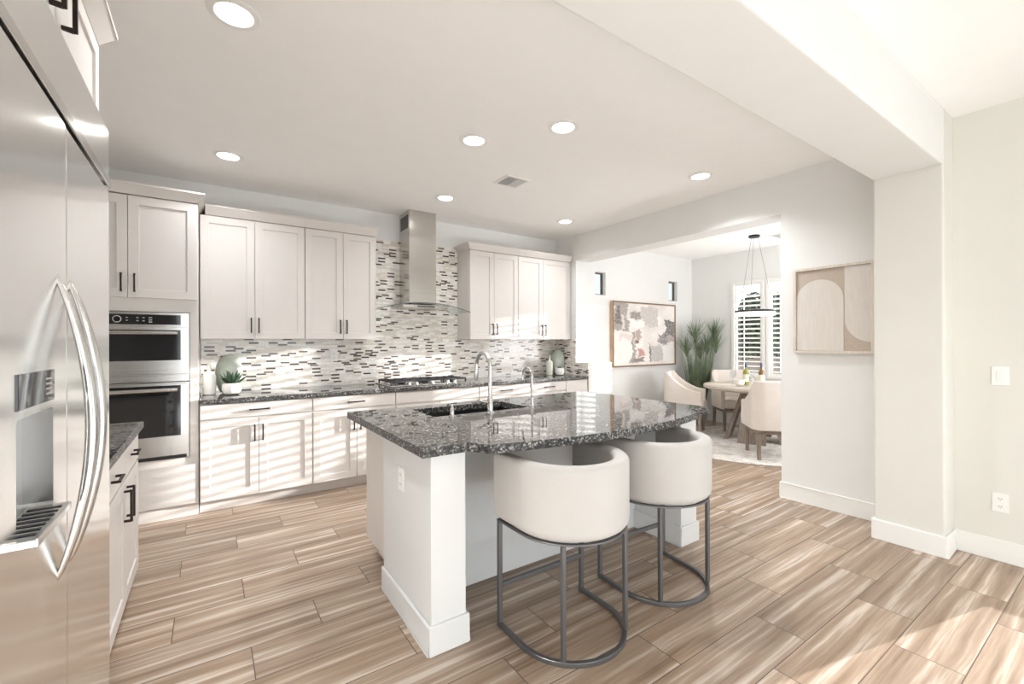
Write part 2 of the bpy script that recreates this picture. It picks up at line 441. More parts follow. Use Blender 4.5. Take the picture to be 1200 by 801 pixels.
class MB:
    def __init__(self):
        self.v, self.f = [], []
    def add(self, vs, fs):
        b = len(self.v)
        self.v += [Vector(x) for x in vs]
        self.f += [tuple(i + b for i in q) for q in fs]
        return self
    def hexa(self, c):
        return self.add(c, [(0, 3, 2, 1), (4, 5, 6, 7), (0, 1, 5, 4), (1, 2, 6, 5), (2, 3, 7, 6), (3, 0, 4, 7)])
    def box(self, x0, x1, y0, y1, z0, z1):
        return self.hexa([(x0, y0, z0), (x1, y0, z0), (x1, y1, z0), (x0, y1, z0), (x0, y0, z1), (x1, y0, z1), (x1, y1, z1), (x0, y1, z1)])
    def fbox(self, fr, u0, u1, v0, v1, n0, n1):
        P = fr.p
        return self.hexa([P(u0, v0, n0), P(u1, v0, n0), P(u1, v1, n0), P(u0, v1, n0), P(u0, v0, n1), P(u1, v0, n1), P(u1, v1, n1), P(u0, v1, n1)])
    def shaker(self, fr, u0, u1, v0, v1, t=0.02, rail=0.062, rec=0.009):
        """frame-and-panel slab: back at n=0, face at n=t"""
        P = fr.p
        a = [(u0, v0), (u1, v0), (u1, v1), (u0, v1)]
        b = [(u0 + rail, v0 + rail), (u1 - rail, v0 + rail), (u1 - rail, v1 - rail), (u0 + rail, v1 - rail)]
        vs = [P(x, y, 0) for x, y in a] + [P(x, y, t) for x, y in a] + [P(x, y, t) for x, y in b] + [P(x, y, t - rec) for x, y in b]
        fs = [(3, 2, 1, 0), (12, 13, 14, 15)]
        for i in range(4):
            j = (i + 1) % 4
            fs += [(i, j, 4 + j, 4 + i), (4 + i, 4 + j, 8 + j, 8 + i), (8 + i, 8 + j, 12 + j, 12 + i)]
        return self.add(vs, fs)
    def bar(self, fr, u, v, length, vertical=True, n0=0.0, stand=0.033, w=0.0105):
        h = length / 2
        if vertical:
            self.fbox(fr, u - w / 2, u + w / 2, v - h, v + h, n0 + stand - w, n0 + stand)
            for s in (-1, 1):
                c = v + s * (h - w / 2)
                self.fbox(fr, u - w / 2, u + w / 2, c - w / 2, c + w / 2, n0, n0 + stand - w)
        else:
            self.fbox(fr, u - h, u + h, v - w / 2, v + w / 2, n0 + stand - w, n0 + stand)
            for s in (-1, 1):
                c = u + s * (h - w / 2)
                self.fbox(fr, c - w / 2, c + w / 2, v - w / 2, v + w / 2, n0, n0 + stand - w)
        return self
    def sweep(self, path, prof, up=(0, 0, 1), closed=False, caps=True):
        """prof: list of (side, up) offsets, or a function i -> list; swept along path"""
        pts = [Vector(p) for p in path]
        n = len(pts)
        up = Vector(up)
        rings = []
        for i, p in enumerate(pts):
            if closed:
                t = (pts[(i + 1) % n] - pts[i - 1]).normalized()
            else:
                t = (pts[min(i + 1, n - 1)] - pts[max(i - 1, 0)]).normalized()
            s = t.cross(up)
            s = s.normalized() if s.length > 1e-4 else Vector((1, 0, 0))
            w = s.cross(t).normalized()
            pr = prof(i) if callable(prof) else prof
            rings.append([p + s * a + w * b for a, b in pr])
        m = len(rings[0])
        vs = [v for r in rings for v in r]
        fs = []
        for i in range(n if closed else n - 1):
            k = (i + 1) % n
            for j in range(m):
                q = (j + 1) % m
                fs.append((i * m + j, i * m + q, k * m + q, k * m + j))
        if caps and not closed:
            fs.append(tuple(range(m - 1, -1, -1)))
            fs.append(tuple((n - 1) * m + j for j in range(m)))
        return self.add(vs, fs)
    def tube(self, path, r, seg=10, up=(0, 0, 1), closed=False):
        rr = r if callable(r) else (lambda i: r)
        return self.sweep(path, lambda i: [(rr(i) * math.cos(2 * math.pi * k / seg), rr(i) * math.sin(2 * math.pi * k / seg)) for k in range(seg)], up, closed)
    def lathe(self, prof, c, seg=28, sx=1.0, sy=1.0):
        c = Vector(c)
        vs, fs = [], []
        n = len(prof)
        for k in range(seg):
            a = 2 * math.pi * k / seg
            for r, z in prof:
                vs.append(c + Vector((r * math.cos(a) * sx, r * math.sin(a) * sy, z)))
        for k in range(seg):
            q = (k + 1) % seg
            for j in range(n - 1):
                fs.append((k * n + j, q * n + j, q * n + j + 1, k * n + j + 1))
        if prof[0][0] > 1e-5: fs.append(tuple(k * n for k in range(seg))[::-1])
        if prof[-1][0] > 1e-5: fs.append(tuple(k * n + n - 1 for k in range(seg)))
        return self.add(vs, fs)
    def prism(self, loops, fr, n0, n1):
        """loops: outline then holes, (u, v) pairs; extruded from n0 to n1 along the frame normal"""
        flat = [p for l in loops for p in l]
        tris = tessellate_polygon([[Vector((a, b, 0)) for a, b in l] for l in loops])
        k = len(flat)
        vs = [fr.p(a, b, n0) for a, b in flat] + [fr.p(a, b, n1) for a, b in flat]
        fs = []
        for t in tris:
            fs += [(t[2], t[1], t[0]), tuple(i + k for i in t)]
        b = 0
        for l in loops:
            m = len(l)
            for i in range(m):
                j = (i + 1) % m
                fs.append((b + i, b + j, k + b + j, k + b + i))
            b += m
        return self.add(vs, fs)
    def build(self, name, mat, parent=None, bevel=0.0, smooth=0.0, sub=0, seg=2):
        me = bpy.data.meshes.new(name)
        off = Vector((0, 0, 0))
        p = parent
        while p is not None:
            off += p.location
            p = p.parent
        bm = bmesh.new()
        vv = [bm.verts.new(v - off) for v in self.v]
        for q in self.f:
            try:
                bm.faces.new([vv[i] for i in q])
            except ValueError:
                pass
        bmesh.ops.remove_doubles(bm, verts=bm.verts, dist=1e-6)
        bmesh.ops.recalc_face_normals(bm, faces=bm.faces)
        bm.to_mesh(me)
        bm.free()
        me.materials.append(mat)
        o = bpy.data.objects.new(name, me)
        COL.objects.link(o)
        if parent is not None: o.parent = parent
        if bevel:
            b = o.modifiers.new('edge', 'BEVEL')
            b.width, b.segments, b.limit_method, b.angle_limit = bevel, seg, 'ANGLE', R(40)
        if sub:
            s = o.modifiers.new('smooth', 'SUBSURF')
            s.levels = s.render_levels = sub
        if smooth:
            me.polygons.foreach_set('use_smooth', [True] * len(me.polygons))
            me.set_sharp_from_angle(angle=R(smooth))
        return o

def tag(o, label=None, cat=None, group=None, kind=None):
    if label: o['label'] = label
    if cat: o['category'] = cat
    if group: o['group'] = group
    if kind: o['kind'] = kind
    return o
def thing(name, label, cat, loc=(0, 0, 0), group=None):
    o = bpy.data.objects.new(name, None)
    o.empty_display_size = 0.1
    o.location = loc
    COL.objects.link(o)
    return tag(o, label, cat, group)
def struct(o):
    o['kind'] = 'structure'
    return o
def copy_tree(o, parent=None):
    c = o.copy()
    COL.objects.link(c)
    c.parent = parent
    for ch in list(o.children):
        copy_tree(ch, c)
    return c
def B(*a):
    return MB().box(*a)

# ------------------------------------------------------------------ the setting
CZ = 2.82          # ceiling
NY = 4.93          # kitchen back wall
struct(B(-1.07, 7.22, -8.0, 5.03, -0.1, 0.0).build('floor', M['floor']))
struct(B(-1.07, 7.22, -8.0, 5.03, CZ, CZ + 0.1).build('ceiling', M['ceil']))
struct(B(-1.07, -0.97, -8.0, 5.03, 0, CZ).build('wall_left', M['wallw']))
struct(B(-0.97, 4.5, NY, NY + 0.1, 0, CZ).build('wall_back', M['wallw']))
# thick wall between kitchen and dining room: stub, header, picture wall
struct(B(4.14, 4.5, 4.5, NY, 0, CZ).build('wall_stub', M['wallw']))
struct(B(4.14, 4.40, 1.876, 4.5, 2.475, CZ).build('wall_header', M['wallw']))
struct(B(4.14, 4.40, 1.12, 1.876, 0, CZ).build('wall_picture', M['wallw']))
struct(B(4.225, 4.59, 4.27, 4.5, 0, 1.085).build('wall_pony', M['wallw'], bevel=0.012, seg=3))
struct(B(3.80, 4.40, 0.763, 1.12, 0, CZ).build('wall_pilaster', M['wall'], bevel=0.012, seg=3))
struct(MB().box(4.03, 4.40, 0.335, 0.763, 0, CZ).box(4.03, 4.40, -3.2, 0.335, 1.55, CZ).box(4.03, 4.40, -3.2, 0.335, 0, 0.085).box(4.03, 4.40, -8.0, -3.2, 0, CZ)
       .build('wall_right', M['wall']))
struct(B(-0.97, 3.80, 0.763, 1.12, 2.47, CZ).build('ceiling_beam', M['wallw'], bevel=0.012, seg=3))
# dining room shell
def wall_with_holes(name, fr, u0, u1, v0, v1, t, holes):
    loops = [[(u0, v0), (u1, v0), (u1, v1), (u0, v1)]] + [[(a, c), (a, d), (b, d), (b, c)] for a, b, c, d in holes]
    return struct(MB().prism(loops, fr, -t, 0).build(name, M['wallw']))
DN, DE = 4.72, 7.12
small = [(4.56, 4.94, 2.065, 2.405), (6.46, 6.70, 2.06, 2.395)]
wall_with_holes('wall_dining_back', face_south(DN), 4.5, 7.22, 0, CZ, 0.1, small)
wins = [(3.50, 3.94), (2.95, 3.39), (2.40, 2.84), (1.85, 2.29)]
WZ0, WZ1 = 0.83, 2.29
wall_with_holes('wall_dining_far', face_west(DE), -DN, -1.0, 0, CZ, 0.1, [(-b, -a, WZ0, WZ1) for a, b in wins])
struct(B(4.40, 7.12, 0.9, 1.0, 0, CZ).build('wall_dining_front', M['wallw']))

# baseboards
def baseboard(name, segs):
    m = MB()
    for s in segs: m.box(*s)
    return struct(m.build(name, M['trim'], bevel=0.005))
BH = 0.135
baseboard('baseboard_picture', [(4.126, 4.14, 1.12, 1.876, 0, BH), (4.126, 4.40, 1.876, 1.89, 0, BH)])
baseboard('baseboard_pilaster', [(3.786, 3.80, 0.749, 1.134, 0, BH), (3.80, 4.016, 0.749, 0.763, 0, BH), (3.80, 4.126, 1.12, 1.134, 0, BH)])
baseboard('baseboard_right', [(4.016, 4.03, 0.335, 0.763, 0, BH)])
baseboard('baseboard_dining', [(4.6, DE, DN - 0.014, DN, 0, BH), (DE - 0.014, DE, 1.0, DN, 0, BH)])

# windows of the dining room: casing, glass and plantation shutters
def shutter_window(idx, a, b):
    fr = face_west(DE)
    u0, u1 = -b, -a
    fo = 0.045
    loops = [[(u0 - fo, WZ0 - fo), (u1 + fo, WZ0 - fo), (u1 + fo, WZ1 + fo), (u0 - fo, WZ1 + fo)],
             [(u0, WZ0), (u0, WZ1), (u1, WZ1), (u1, WZ0)]]
    w = struct(MB().prism(loops, fr, 0.0, 0.02).build('window_%d' % idx, M['trim'], bevel=0.004))
    MB().fbox(fr, u0, u1, WZ0, WZ1, -0.085, -0.079).build('pane', M['glass'], w)
    sash = MB()
    for x0, x1, z0, z1 in ((u0, u1, WZ0, WZ0 + 0.03), (u0, u1, WZ1 - 0.03, WZ1), (u0, u0 + 0.03, WZ0 + 0.03, WZ1 - 0.03), (u1 - 0.03, u1, WZ0 + 0.03, WZ1 - 0.03)):
        sash.fbox(fr, x0, x1, z0, z1, -0.03, -0.002)
    sash.build('shutter_frame', M['trim'], w)
    lv = MB()
    z = WZ0 + 0.065
    while z < WZ1 - 0.04:
        t, d, tl = 0.0055, 0.033, -0.007
        P = fr.p
        c = [(-d, z + tl - t), (0, z + tl * 0.2 - t * 1.3), (d, z - tl - t), (d, z - tl + t), (0, z + tl * 0.2 + t * 1.3), (-d, z + tl + t)]
        vs = [P(u0 + 0.032, v, n - 0.036) for n, v in c] + [P(u1 - 0.032, v, n - 0.036) for n, v in c]
        k = len(c)
        lv.add(vs, [tuple(range(k))[::-1], tuple(range(k, 2 * k))] + [(i, (i + 1) % k, k + (i + 1) % k, k + i) for i in range(k)])
        z += 0.0745
    lv.build('louvers', M['trim'], w)
    um = u0 + 0.36 * (u1 - u0)
    MB().fbox(fr, um - 0.006, um + 0.006, WZ0 + 0.07, WZ1 - 0.07, -0.001, 0.010).build('tilt_rod', M['trim'], w)
for i, (a, b) in enumerate(wins):
    shutter_window(i + 1, a, b)
def small_window(idx, h):
    fr = face_south(DN)
    a, b, c, d = h
    m = MB()
    for x0, x1, z0, z1 in ((a, b, c, c + 0.018), (a, b, d - 0.018, d), (a, a + 0.018, c + 0.018, d - 0.018), (b - 0.018, b, c + 0.018, d - 0.018)):
        m.fbox(fr, x0, x1, z0, z1, -0.095, -0.06)
    w = struct(m.build('window_%d' % idx, M['darkframe']))
    MB().fbox(fr, a, b, c, d, -0.082, -0.076).build('pane', M['smallpane'], w)
for i, h in enumerate(small):
    small_window(5 + i, h)

# low wide window in the great room's right wall, just past the frame, head lowered to keep sun off the fridge
gw = MB()
for y0, y1, z0, z1 in ((-3.2, 0.335, 0.085, 0.12), (-3.2, 0.335, 1.515, 1.55), (-3.2, -3.165, 0.12, 1.515), (0.30, 0.335, 0.12, 1.515), (-0.92, -0.87, 0.12, 1.515), (-2.07, -2.02, 0.12, 1.515)):
    gw.box(4.11, 4.17, y0, y1, z0, z1)
gw = struct(gw.build('window_7', M['trim'], bevel=0.004))
B(4.137, 4.143, -3.166, 0.301, 0.119, 1.516).build('pane', M['glass'], gw)

# mosaic splashback: structure lining of the walls
BZ = 0.915
struct(MB().prism([[(-0.062, BZ), (4.128, BZ), (4.128, 1.40), (2.545, 1.40), (2.545, 2.52), (1.437, 2.52), (1.437, 1.40), (-0.062, 1.40)]], face_south(NY - 0.009), -0.009, 0)
       .build('wall_splashback', M['tilex']))
struct(MB().box(4.129, 4.139, 4.505, NY, BZ, 1.40).box(4.129, 4.139, 4.262, 4.505, BZ, 1.085).build('wall_splashback_side', M['tiley']))
struct(B(4.14, 4.224, 4.262, 4.499, 0, 1.085).build('trim_1', M['wall']))

# ------------------------------------------------------------------ garden outside the dining windows
struct(B(7.3, 15, -1, 12, -0.15, -0.05).build('ground', M['ground']))
struct(B(11.2, 11.4, 4.2, 11.0, -0.05, 1.75).build('wall_garden', M['block']))
def shrub(c, r, h, n, label, seed):
    rd = random.Random(seed)
    root = thing('garden_shrub', label, 'shrub', (c[0], c[1], -0.05), 'shrubs outside the dining windows')
    m = MB()
    for _ in range(n):
        a, e = rd.uniform(0, 6.283), rd.uniform(-0.4, 1.2)
        k = rd.uniform(0.45, 1.0)
        p = Vector((c[0] + r * k * math.cos(a) * math.cos(e), c[1] + r * k * math.sin(a) * math.cos(e), h * 0.55 + h * 0.45 * k * math.sin(e)))
        d = Vector((rd.uniform(-1, 1), rd.uniform(-1, 1), rd.uniform(-0.6, 0.9))).normalized()
        s = d.cross(Vector((0.3, 0.5, 0.8))).normalized()
        l, w = rd.uniform(0.08, 0.18), rd.uniform(0.03, 0.06)
        q = d.cross(s) * 0.004
        m.add([p, p + d * l * 0.5 + s * w, p + d * l, p + d * l * 0.5 - s * w, p + d * l * 0.5 + q], [(0, 1, 4), (1, 2, 4), (2, 3, 4), (3, 0, 4), (0, 3, 2, 1)])
    m.build('foliage', M['hedge'], root)
    MB().tube([(c[0], c[1], -0.05), (c[0] + 0.03, c[1], h * 0.4), (c[0], c[1] + 0.03, h * 0.75)], lambda i: 0.05 - 0.015 * i, 8).build('trunk', M['greywood'], root, smooth=40)
shrub((10.2, 5.0), 0.75, 2.5, 3400, 'dense dark green garden shrub seen through the shutters of the right-hand dining window', 3)
shrub((10.1, 6.85), 0.8, 2.45, 3400, 'taller dark green shrub seen through the shutters of the left-hand dining window', 4)

# ------------------------------------------------------------------ kitchen cabinetry
FS = face_south
def pull(fr, u, v, length, parent, vertical=True, n0=0.02, name='handle'):
    return MB().bar(fr, u, v, length, vertical, n0).build(name, M['bronze'], parent, bevel=0.0015)
def door(fr, u0, u1, v0, v1, parent, handle=None, hv=None, hl=0.135, rail=0.062, name='door', mat='cab', vertical=True):
    g = 0.0018
    d = MB().shaker(fr, u0 + g, u1 - g, v0 + g, v1 - g, rail=rail).build(name, M[mat], parent, bevel=0.0012)
    if handle is not None: pull(fr, handle, hv, hl, d, vertical)
    return d
def drawer(fr, u0, u1, v0, v1, parent, hl=0.15, handle=True, name='drawer'):
    g = 0.0018
    d = MB().fbox(fr, u0 + g, u1 - g, v0 + g, v1 - g, 0, 0.02).build(name, M['cab'], parent, bevel=0.002)
    if handle: pull(fr, (u0 + u1) / 2, (v0 + v1) / 2, hl, d, False)
    return d
def crown(parent, x0, x1, y_front, y_back, z0, ret_l=False, ret_r=False, over=0.045):
    """stepped crown: a flat frieze with a projecting cap"""
    m = MB()
    yf = y_front - over
    m.hexa([(x0, y_front - 0.004, z0), (x1, y_front - 0.004, z0), (x1, y_back, z0), (x0, y_back, z0),
            (x0 - (over if ret_l else 0), yf, z0 + 0.062), (x1 + (over if ret_r else 0), yf, z0 + 0.062), (x1 + (over if ret_r else 0), y_back, z0 + 0.062), (x0 - (over if ret_l else 0), y_back, z0 + 0.062)])
    m.box(x0 - (over + 0.004 if ret_l else 0), x1 + (over + 0.004 if ret_r else 0), yf - 0.004, y_back, z0 + 0.062, z0 + 0.078)
    return m.build('crown', M['cab'], parent, bevel=0.002)

# tall cabinet that houses the ovens
YT = 4.30
oc = thing('oven_cabinet', 'tall warm white cabinet housing the two ovens, beside the stainless fridge', 'cabinet', (-0.49, 4.6, 0))
MB().box(-0.955, -0.885, YT, NY - 0.002, 0.10, 2.46).box(-0.125, -0.072, YT, NY - 0.002, 0.10, 2.46).box(-0.885, -0.125, YT, NY - 0.002, 1.602, 2.46).box(-0.885, -0.125, YT, NY - 0.002, 0.10, 0.472) \
    .box(-0.885, -0.125, NY - 0.03, NY - 0.002, 0.472, 1.602).build('body', M['cab'], oc, bevel=0.001)
B(-0.955, -0.072, YT + 0.03, NY - 0.002, 0, 0.10).build('toe_kick', M['cab'], oc)
f = FS(YT)
door(f, -0.913, -0.494, 1.70, 2.455, oc, -0.53, 1.81)
door(f, -0.494, -0.077, 1.70, 2.455, oc, -0.455, 1.81)
MB().fbox(f, -0.913, -0.088, 0.108, 0.415, 0, 0.016).build('lower_panel', M['cab'], oc, bevel=0.0012)
crown(oc, -0.955, -0.072, YT - 0.02, NY - 0.002, 2.462, ret_r=True, over=0.04)

# microwave (upper) and wall oven (lower)
ofr = FS(YT - 0.001)
def rect_frame(m, fr, u0, u1, v0, v1, w, n0, n1):
    m.fbox(fr, u0, u1, v0, v0 + w, n0, n1).fbox(fr, u0, u1, v1 - w, v1, n0, n1)
    m.fbox(fr, u0, u0 + w, v0 + w, v1 - w, n0, n1).fbox(fr, u1 - w, u1, v0 + w, v1 - w, n0, n1)
    return m
U0, U1 = -0.882, -0.128
mw = thing('microwave_oven', 'stainless built-in microwave with black control strip, above the wall oven', 'microwave', (-0.505, 4.5, 1.07))
MB().fbox(ofr, U0, U1, 1.068, 1.597, -0.45, 0.012).build('body', M['steel'], mw, bevel=0.003)
cp = MB().fbox(ofr, U0 + 0.012, U1 - 0.055, 1.503, 1.578, 0.012, 0.020).build('control_panel', M['blackglass'], mw, bevel=0.001)
MB().tube([(-0.555 + 0.023 * math.cos(t * math.pi / 12), YT - 0.0225, 1.541 + 0.023 * math.sin(t * math.pi / 12)) for t in range(24)], 0.0028, 6, up=(0, 1, 0), closed=True).build('dial_ring', M['print'], cp, smooth=40)
MB().fbox(ofr, -0.70, -0.66, 1.532, 1.550, 0.020, 0.0212).build('clock_display', M['display'], cp)
for k, (u, v) in enumerate(((-0.50, 1.553), (-0.50, 1.532), (-0.44, 1.553), (-0.44, 1.530), (-0.405, 1.553), (-0.405, 1.530), (-0.365, 1.555), (-0.365, 1.537), (-0.365, 1.522), (-0.84, 1.552), (-0.84, 1.528))):
    q = 0.010 if k > 5 else 0.006
    MB().fbox(ofr, u - q, u + q, v - 0.003, v + 0.003, 0.020, 0.0212).build('button_print', M['print'], cp)
md = MB().fbox(ofr, U0 + 0.004, U1 - 0.004, 1.124, 1.487, 0.012, 0.030).build('door', M['steel'], mw, bevel=0.003)
MB().fbox(ofr, U0 + 0.012, U1 - 0.055, 1.232, 1.462, 0.030, 0.033).build('window', M['blackglass'], md, bevel=0.001)
MB().tube([(-0.86, YT - 0.075, 1.440), (-0.20, YT - 0.075, 1.440)], 0.014, 14).fbox(ofr, -0.86, -0.83, 1.428, 1.452, 0.03, 0.07).fbox(ofr, -0.225, -0.20, 1.428, 1.452, 0.03, 0.07).build('handle', M['chrome'], md, smooth=40)
MB().tube([(-0.66 + 0.016 * math.cos(t * math.pi / 12), YT - 0.0325, 1.175 + 0.016 * math.sin(t * math.pi / 12)) for t in range(24)], 0.0012, 6, up=(0, 1, 0), closed=True).build('round_badge', M['gunmetal'], md, smooth=40)
wo = thing('wall_oven', 'stainless wall oven with large black glass window, under the microwave', 'oven', (-0.505, 4.5, 0.475))
MB().fbox(ofr, U0, U1, 0.476, 1.064, -0.5, 0.012).build('body', M['steel'], wo, bevel=0.003)
od = MB().fbox(ofr, U0 + 0.004, U1 - 0.004, 0.505, 1.055, 0.012, 0.034).build('door', M['steel'], wo, bevel=0.003)
MB().fbox(ofr, U0 + 0.012, U1 - 0.055, 0.655, 1.040, 0.034, 0.037).build('window', M['blackglass'], od, bevel=0.001)
MB().tube([(-0.86, YT - 0.085, 1.010), (-0.20, YT - 0.085, 1.010)], 0.015, 14).fbox(ofr, -0.86, -0.83, 0.997, 1.023, 0.034, 0.08).fbox(ofr, -0.225, -0.20, 0.997, 1.023, 0.034, 0.08).build('handle', M['chrome'], od, smooth=40)
MB().fbox(ofr, U0 + 0.01, U1 - 0.02, 0.478, 0.500, 0.012, 0.020).build('vent_slot', M['black'], wo)

# wall cabinets
def wall_cabinet(x0, xm, x1, label, ret_l=False, ret_r=False, cr=(None, None)):
    y = 4.62
    root = thing('wall_cabinet', label, 'cabinet', ((x0 + x1) / 2, (y + NY) / 2, 1.395), 'wall cabinets on the mosaic wall')
    B(x0 + 0.0005, x1 - 0.0005, y, NY - 0.0005, 1.402, 2.462).build('body', M['cab'], root, bevel=0.001)
    f = FS(y)
    z0, z1 = 1.397, 2.458
    door(f, x0 + 0.002, xm, z0, z1, root, xm - 0.030, 1.52)
    door(f, xm, x1 - 0.002, z0, z1, root, xm + 0.030, 1.52)
    crown(root, cr[0] if cr[0] is not None else x0, cr[1] if cr[1] is not None else x1, y - 0.02, NY - 0.0005, 2.4625, ret_l, ret_r)
wall_cabinet(-0.066, 0.340, 0.755, 'wide two-door white wall cabinet next to the tall oven cabinet', cr=(-0.026, 0.755))
wall_cabinet(0.755, 1.105, 1.436, 'narrower two-door white wall cabinet just left of the hood', ret_r=False)
wall_cabinet(2.546, 2.882, 3.243, 'two-door white wall cabinet just right of the hood, sun stripe along its foot', ret_l=True)
wall_cabinet(3.243, 3.643, 4.128, 'two-door white wall cabinet in the corner by the dining room opening')

# base cabinets along the back wall
YB = 4.295
def base_cabinet(x0, x1, xm, label, handle=True, filler=None):
    root = thing('base_cabinet', label, 'cabinet', ((x0 + x1) / 2, 4.6, 0), 'base cabinets under the back counter')
    xe = filler or x1
    B(x0 + 0.0005, xe - 0.0005, YB, NY - 0.0005, 0.10, 0.874).build('body', M['cab'], root, bevel=0.001)
    B(x0 + 0.0005, xe - 0.0005, YB + 0.065, NY - 0.0005, 0.0, 0.10).build('toe_kick', M['cab'], root)
    f = FS(YB)
    drawer(f, x0 + 0.004, x1 - 0.004, 0.752, 0.868, root, handle=handle)
    if xm:
        door(f, x0 + 0.004, xm, 0.102, 0.742, root, xm - 0.030, 0.615)
        door(f, xm, x1 - 0.004, 0.102, 0.742, root, xm + 0.030, 0.615)
    else:
        door(f, x0 + 0.004, x1 - 0.004, 0.102, 0.742, root, x0 + 0.045, 0.615)
    if filler:
        MB().fbox(f, x1, filler - 0.004, 0.102, 0.868, 0, 0.02).build('filler_panel', M['cab'], root)
base_cabinet(-0.066, 0.761, 0.341, 'base cabinet with wide drawer and striped sunlit doors beside the ovens')
base_cabinet(0.761, 1.522, 1.147, 'second base cabinet from the ovens, partly hidden by the island corner')
base_cabinet(1.522, 2.480, 2.0, 'base cabinet under the gas cooktop with a plain front and no drawer pull', handle=False)
base_cabinet(2.480, 3.192, 2.83, 'base cabinet behind the main faucet, right of the cooktop')
base_cabinet(3.192, 3.760, None, 'narrow base cabinet nearest the dining opening with a plain filler panel', filler=4.127)

ct = B(-0.068, 4.128, 4.250, NY - 0.0095, 0.875, 0.915).build('countertop', M['granite'], bevel=0.010, seg=3)
tag(ct, 'long dark speckled granite worktop along the mosaic wall', 'countertop')

# base cabinet beside the fridge (faces +X)
lb = thing('base_cabinet', 'low white cabinet with dark pulls squeezed between fridge and ovens', 'cabinet', (-0.65, 2.72, 0))
XL = -0.355
f = face_east(XL)
B(-0.968, XL, 2.162, 3.285, 0.10, 0.874).build('body', M['cab'], lb, bevel=0.001)
B(-0.968, XL - 0.07, 2.162, 3.285, 0.0, 0.10).build('toe_kick', M['cab'], lb)
drawer(f, 2.165, 2.805, 0.712, 0.868, lb, 0.12)
drawer(f, 2.805, 3.282, 0.712, 0.868, lb, 0.12)
door(f, 2.165, 2.805, 0.102, 0.702, lb, 2.765, 0.59, hl=0.15)
door(f, 2.805, 3.282, 0.102, 0.702, lb, 2.85, 0.59, hl=0.15)
ct2 = B(-0.968, -0.312, 2.162, 3.302, 0.875, 0.915).build('countertop', M['granite'], bevel=0.010, seg=3)
tag(ct2, 'short granite counter beside the fridge in front of the ovens', 'countertop')

# cabinet over the fridge
ub = thing('wall_cabinet', 'white cabinet high above the fridge, cut by the frame top', 'cabinet', (-0.65, 1.6, 2.14))
XU = -0.345
f = face_east(XU)
B(-0.968, XU, 0.92, 2.15, 2.141, 2.43).build('body', M['cab'], ub, bevel=0.001)
door(f, 0.925, 1.60, 2.143, 2.426, ub, 1.545, 2.265, hl=0.13, rail=0.05)
door(f, 1.60, 2.147, 2.143, 2.426, ub, 1.655, 2.265, hl=0.13, rail=0.05)
m = MB()
m.hexa([(-0.968, 0.92, 2.431), (XU + 0.02, 0.92, 2.431), (XU + 0.02, 2.15, 2.431), (-0.968, 2.15, 2.431), (-0.968, 0.92, 2.49), (XU + 0.062, 0.92, 2.49), (XU + 0.062, 2.192, 2.49), (-0.968, 2.192, 2.49)])
m.box(-0.968, XU + 0.066, 0.92, 2.196, 2.49, 2.505)
m.build('crown', M['cab'], ub, bevel=0.002)

# ------------------------------------------------------------------ refrigerator
XF = -0.30
fe = face_east(XF)
rf = thing('refrigerator', 'large built-in stainless fridge filling the left edge, with water dispenser', 'refrigerator', (-0.64, 1.55, 0))
B(-0.965, -0.36, 0.93, 2.152, 0.02, 2.13).build('body', M['steel'], rf, bevel=0.002)
MB().fbox(fe, 0.93, 2.154, 1.932, 2.131, -0.06, 0.0).build('top_panel', M['fridge'], rf, bevel=0.003)
MB().fbox(fe, 0.93, 2.154, 1.924, 1.952, 0.0, 0.006).build('trim_strip', M['chrome'], rf, bevel=0.002)
MB().fbox(fe, 0.95, 2.13, 0.02, 0.095, -0.06, -0.03).build('toe_grille', M['black'], rf)
def rounded(u0, u1, v0, v1, r, n=5):
    pts = []
    for cu, cv, a0 in ((u1 - r, v1 - r, 0), (u0 + r, v1 - r, 90), (u0 + r, v0 + r, 180), (u1 - r, v0 + r, 270)):
        for k in range(n + 1):
            a = R(a0 + 90 * k / n)
            pts.append((cu + r * math.cos(a), cv + r * math.sin(a)))
    return pts
fd = MB().fbox(fe, 1.571, 2.154, 0.10, 1.915, -0.055, 0.0).build('door', M['fridge'], rf, bevel=0.006, seg=3)
D0, D1, E0, E1 = 1.212, 1.452, 0.985, 1.215
fz = MB().prism([rounded(0.93, 1.564, 0.10, 1.915, 0.004, 2), rounded(D0, D1, E0, E1, 0.012)[::-1]], fe, -0.055, 0.0).build('freezer_door', M['fridge'], rf)
MB().fbox(fe, D0 - 0.01, D1 + 0.01, E0 - 0.01, E1 + 0.01, -0.0545, -0.050).build('dispenser_recess', M['recess'], fz)
tr = MB().fbox(fe, D0 - 0.004, D1 + 0.004, E0 - 0.014, E0 + 0.004, -0.046, 0.030).build('drip_tray', M['chrome'], fz, bevel=0.003)
g = MB()
for k in range(7):
    g.fbox(fe, D0 + 0.022 + k * 0.030, D0 + 0.034 + k * 0.030, E0 + 0.004, E0 + 0.0055, -0.035, 0.020)
g.build('tray_grille', M['black'], tr)
MB().fbox(fe, D0 + 0.002, D1 - 0.002, 1.232, 1.302, -0.004, 0.003).build('touch_screen', M['blackglass'], fz, bevel=0.001)
ds = MB()
for k in range(4):
    ds.fbox(fe, 1.385, 1.430, 1.248 + k * 0.011, 1.252 + k * 0.011, 0.003, 0.0036)
ds.build('screen_print', M['print'], fz.children[-1])
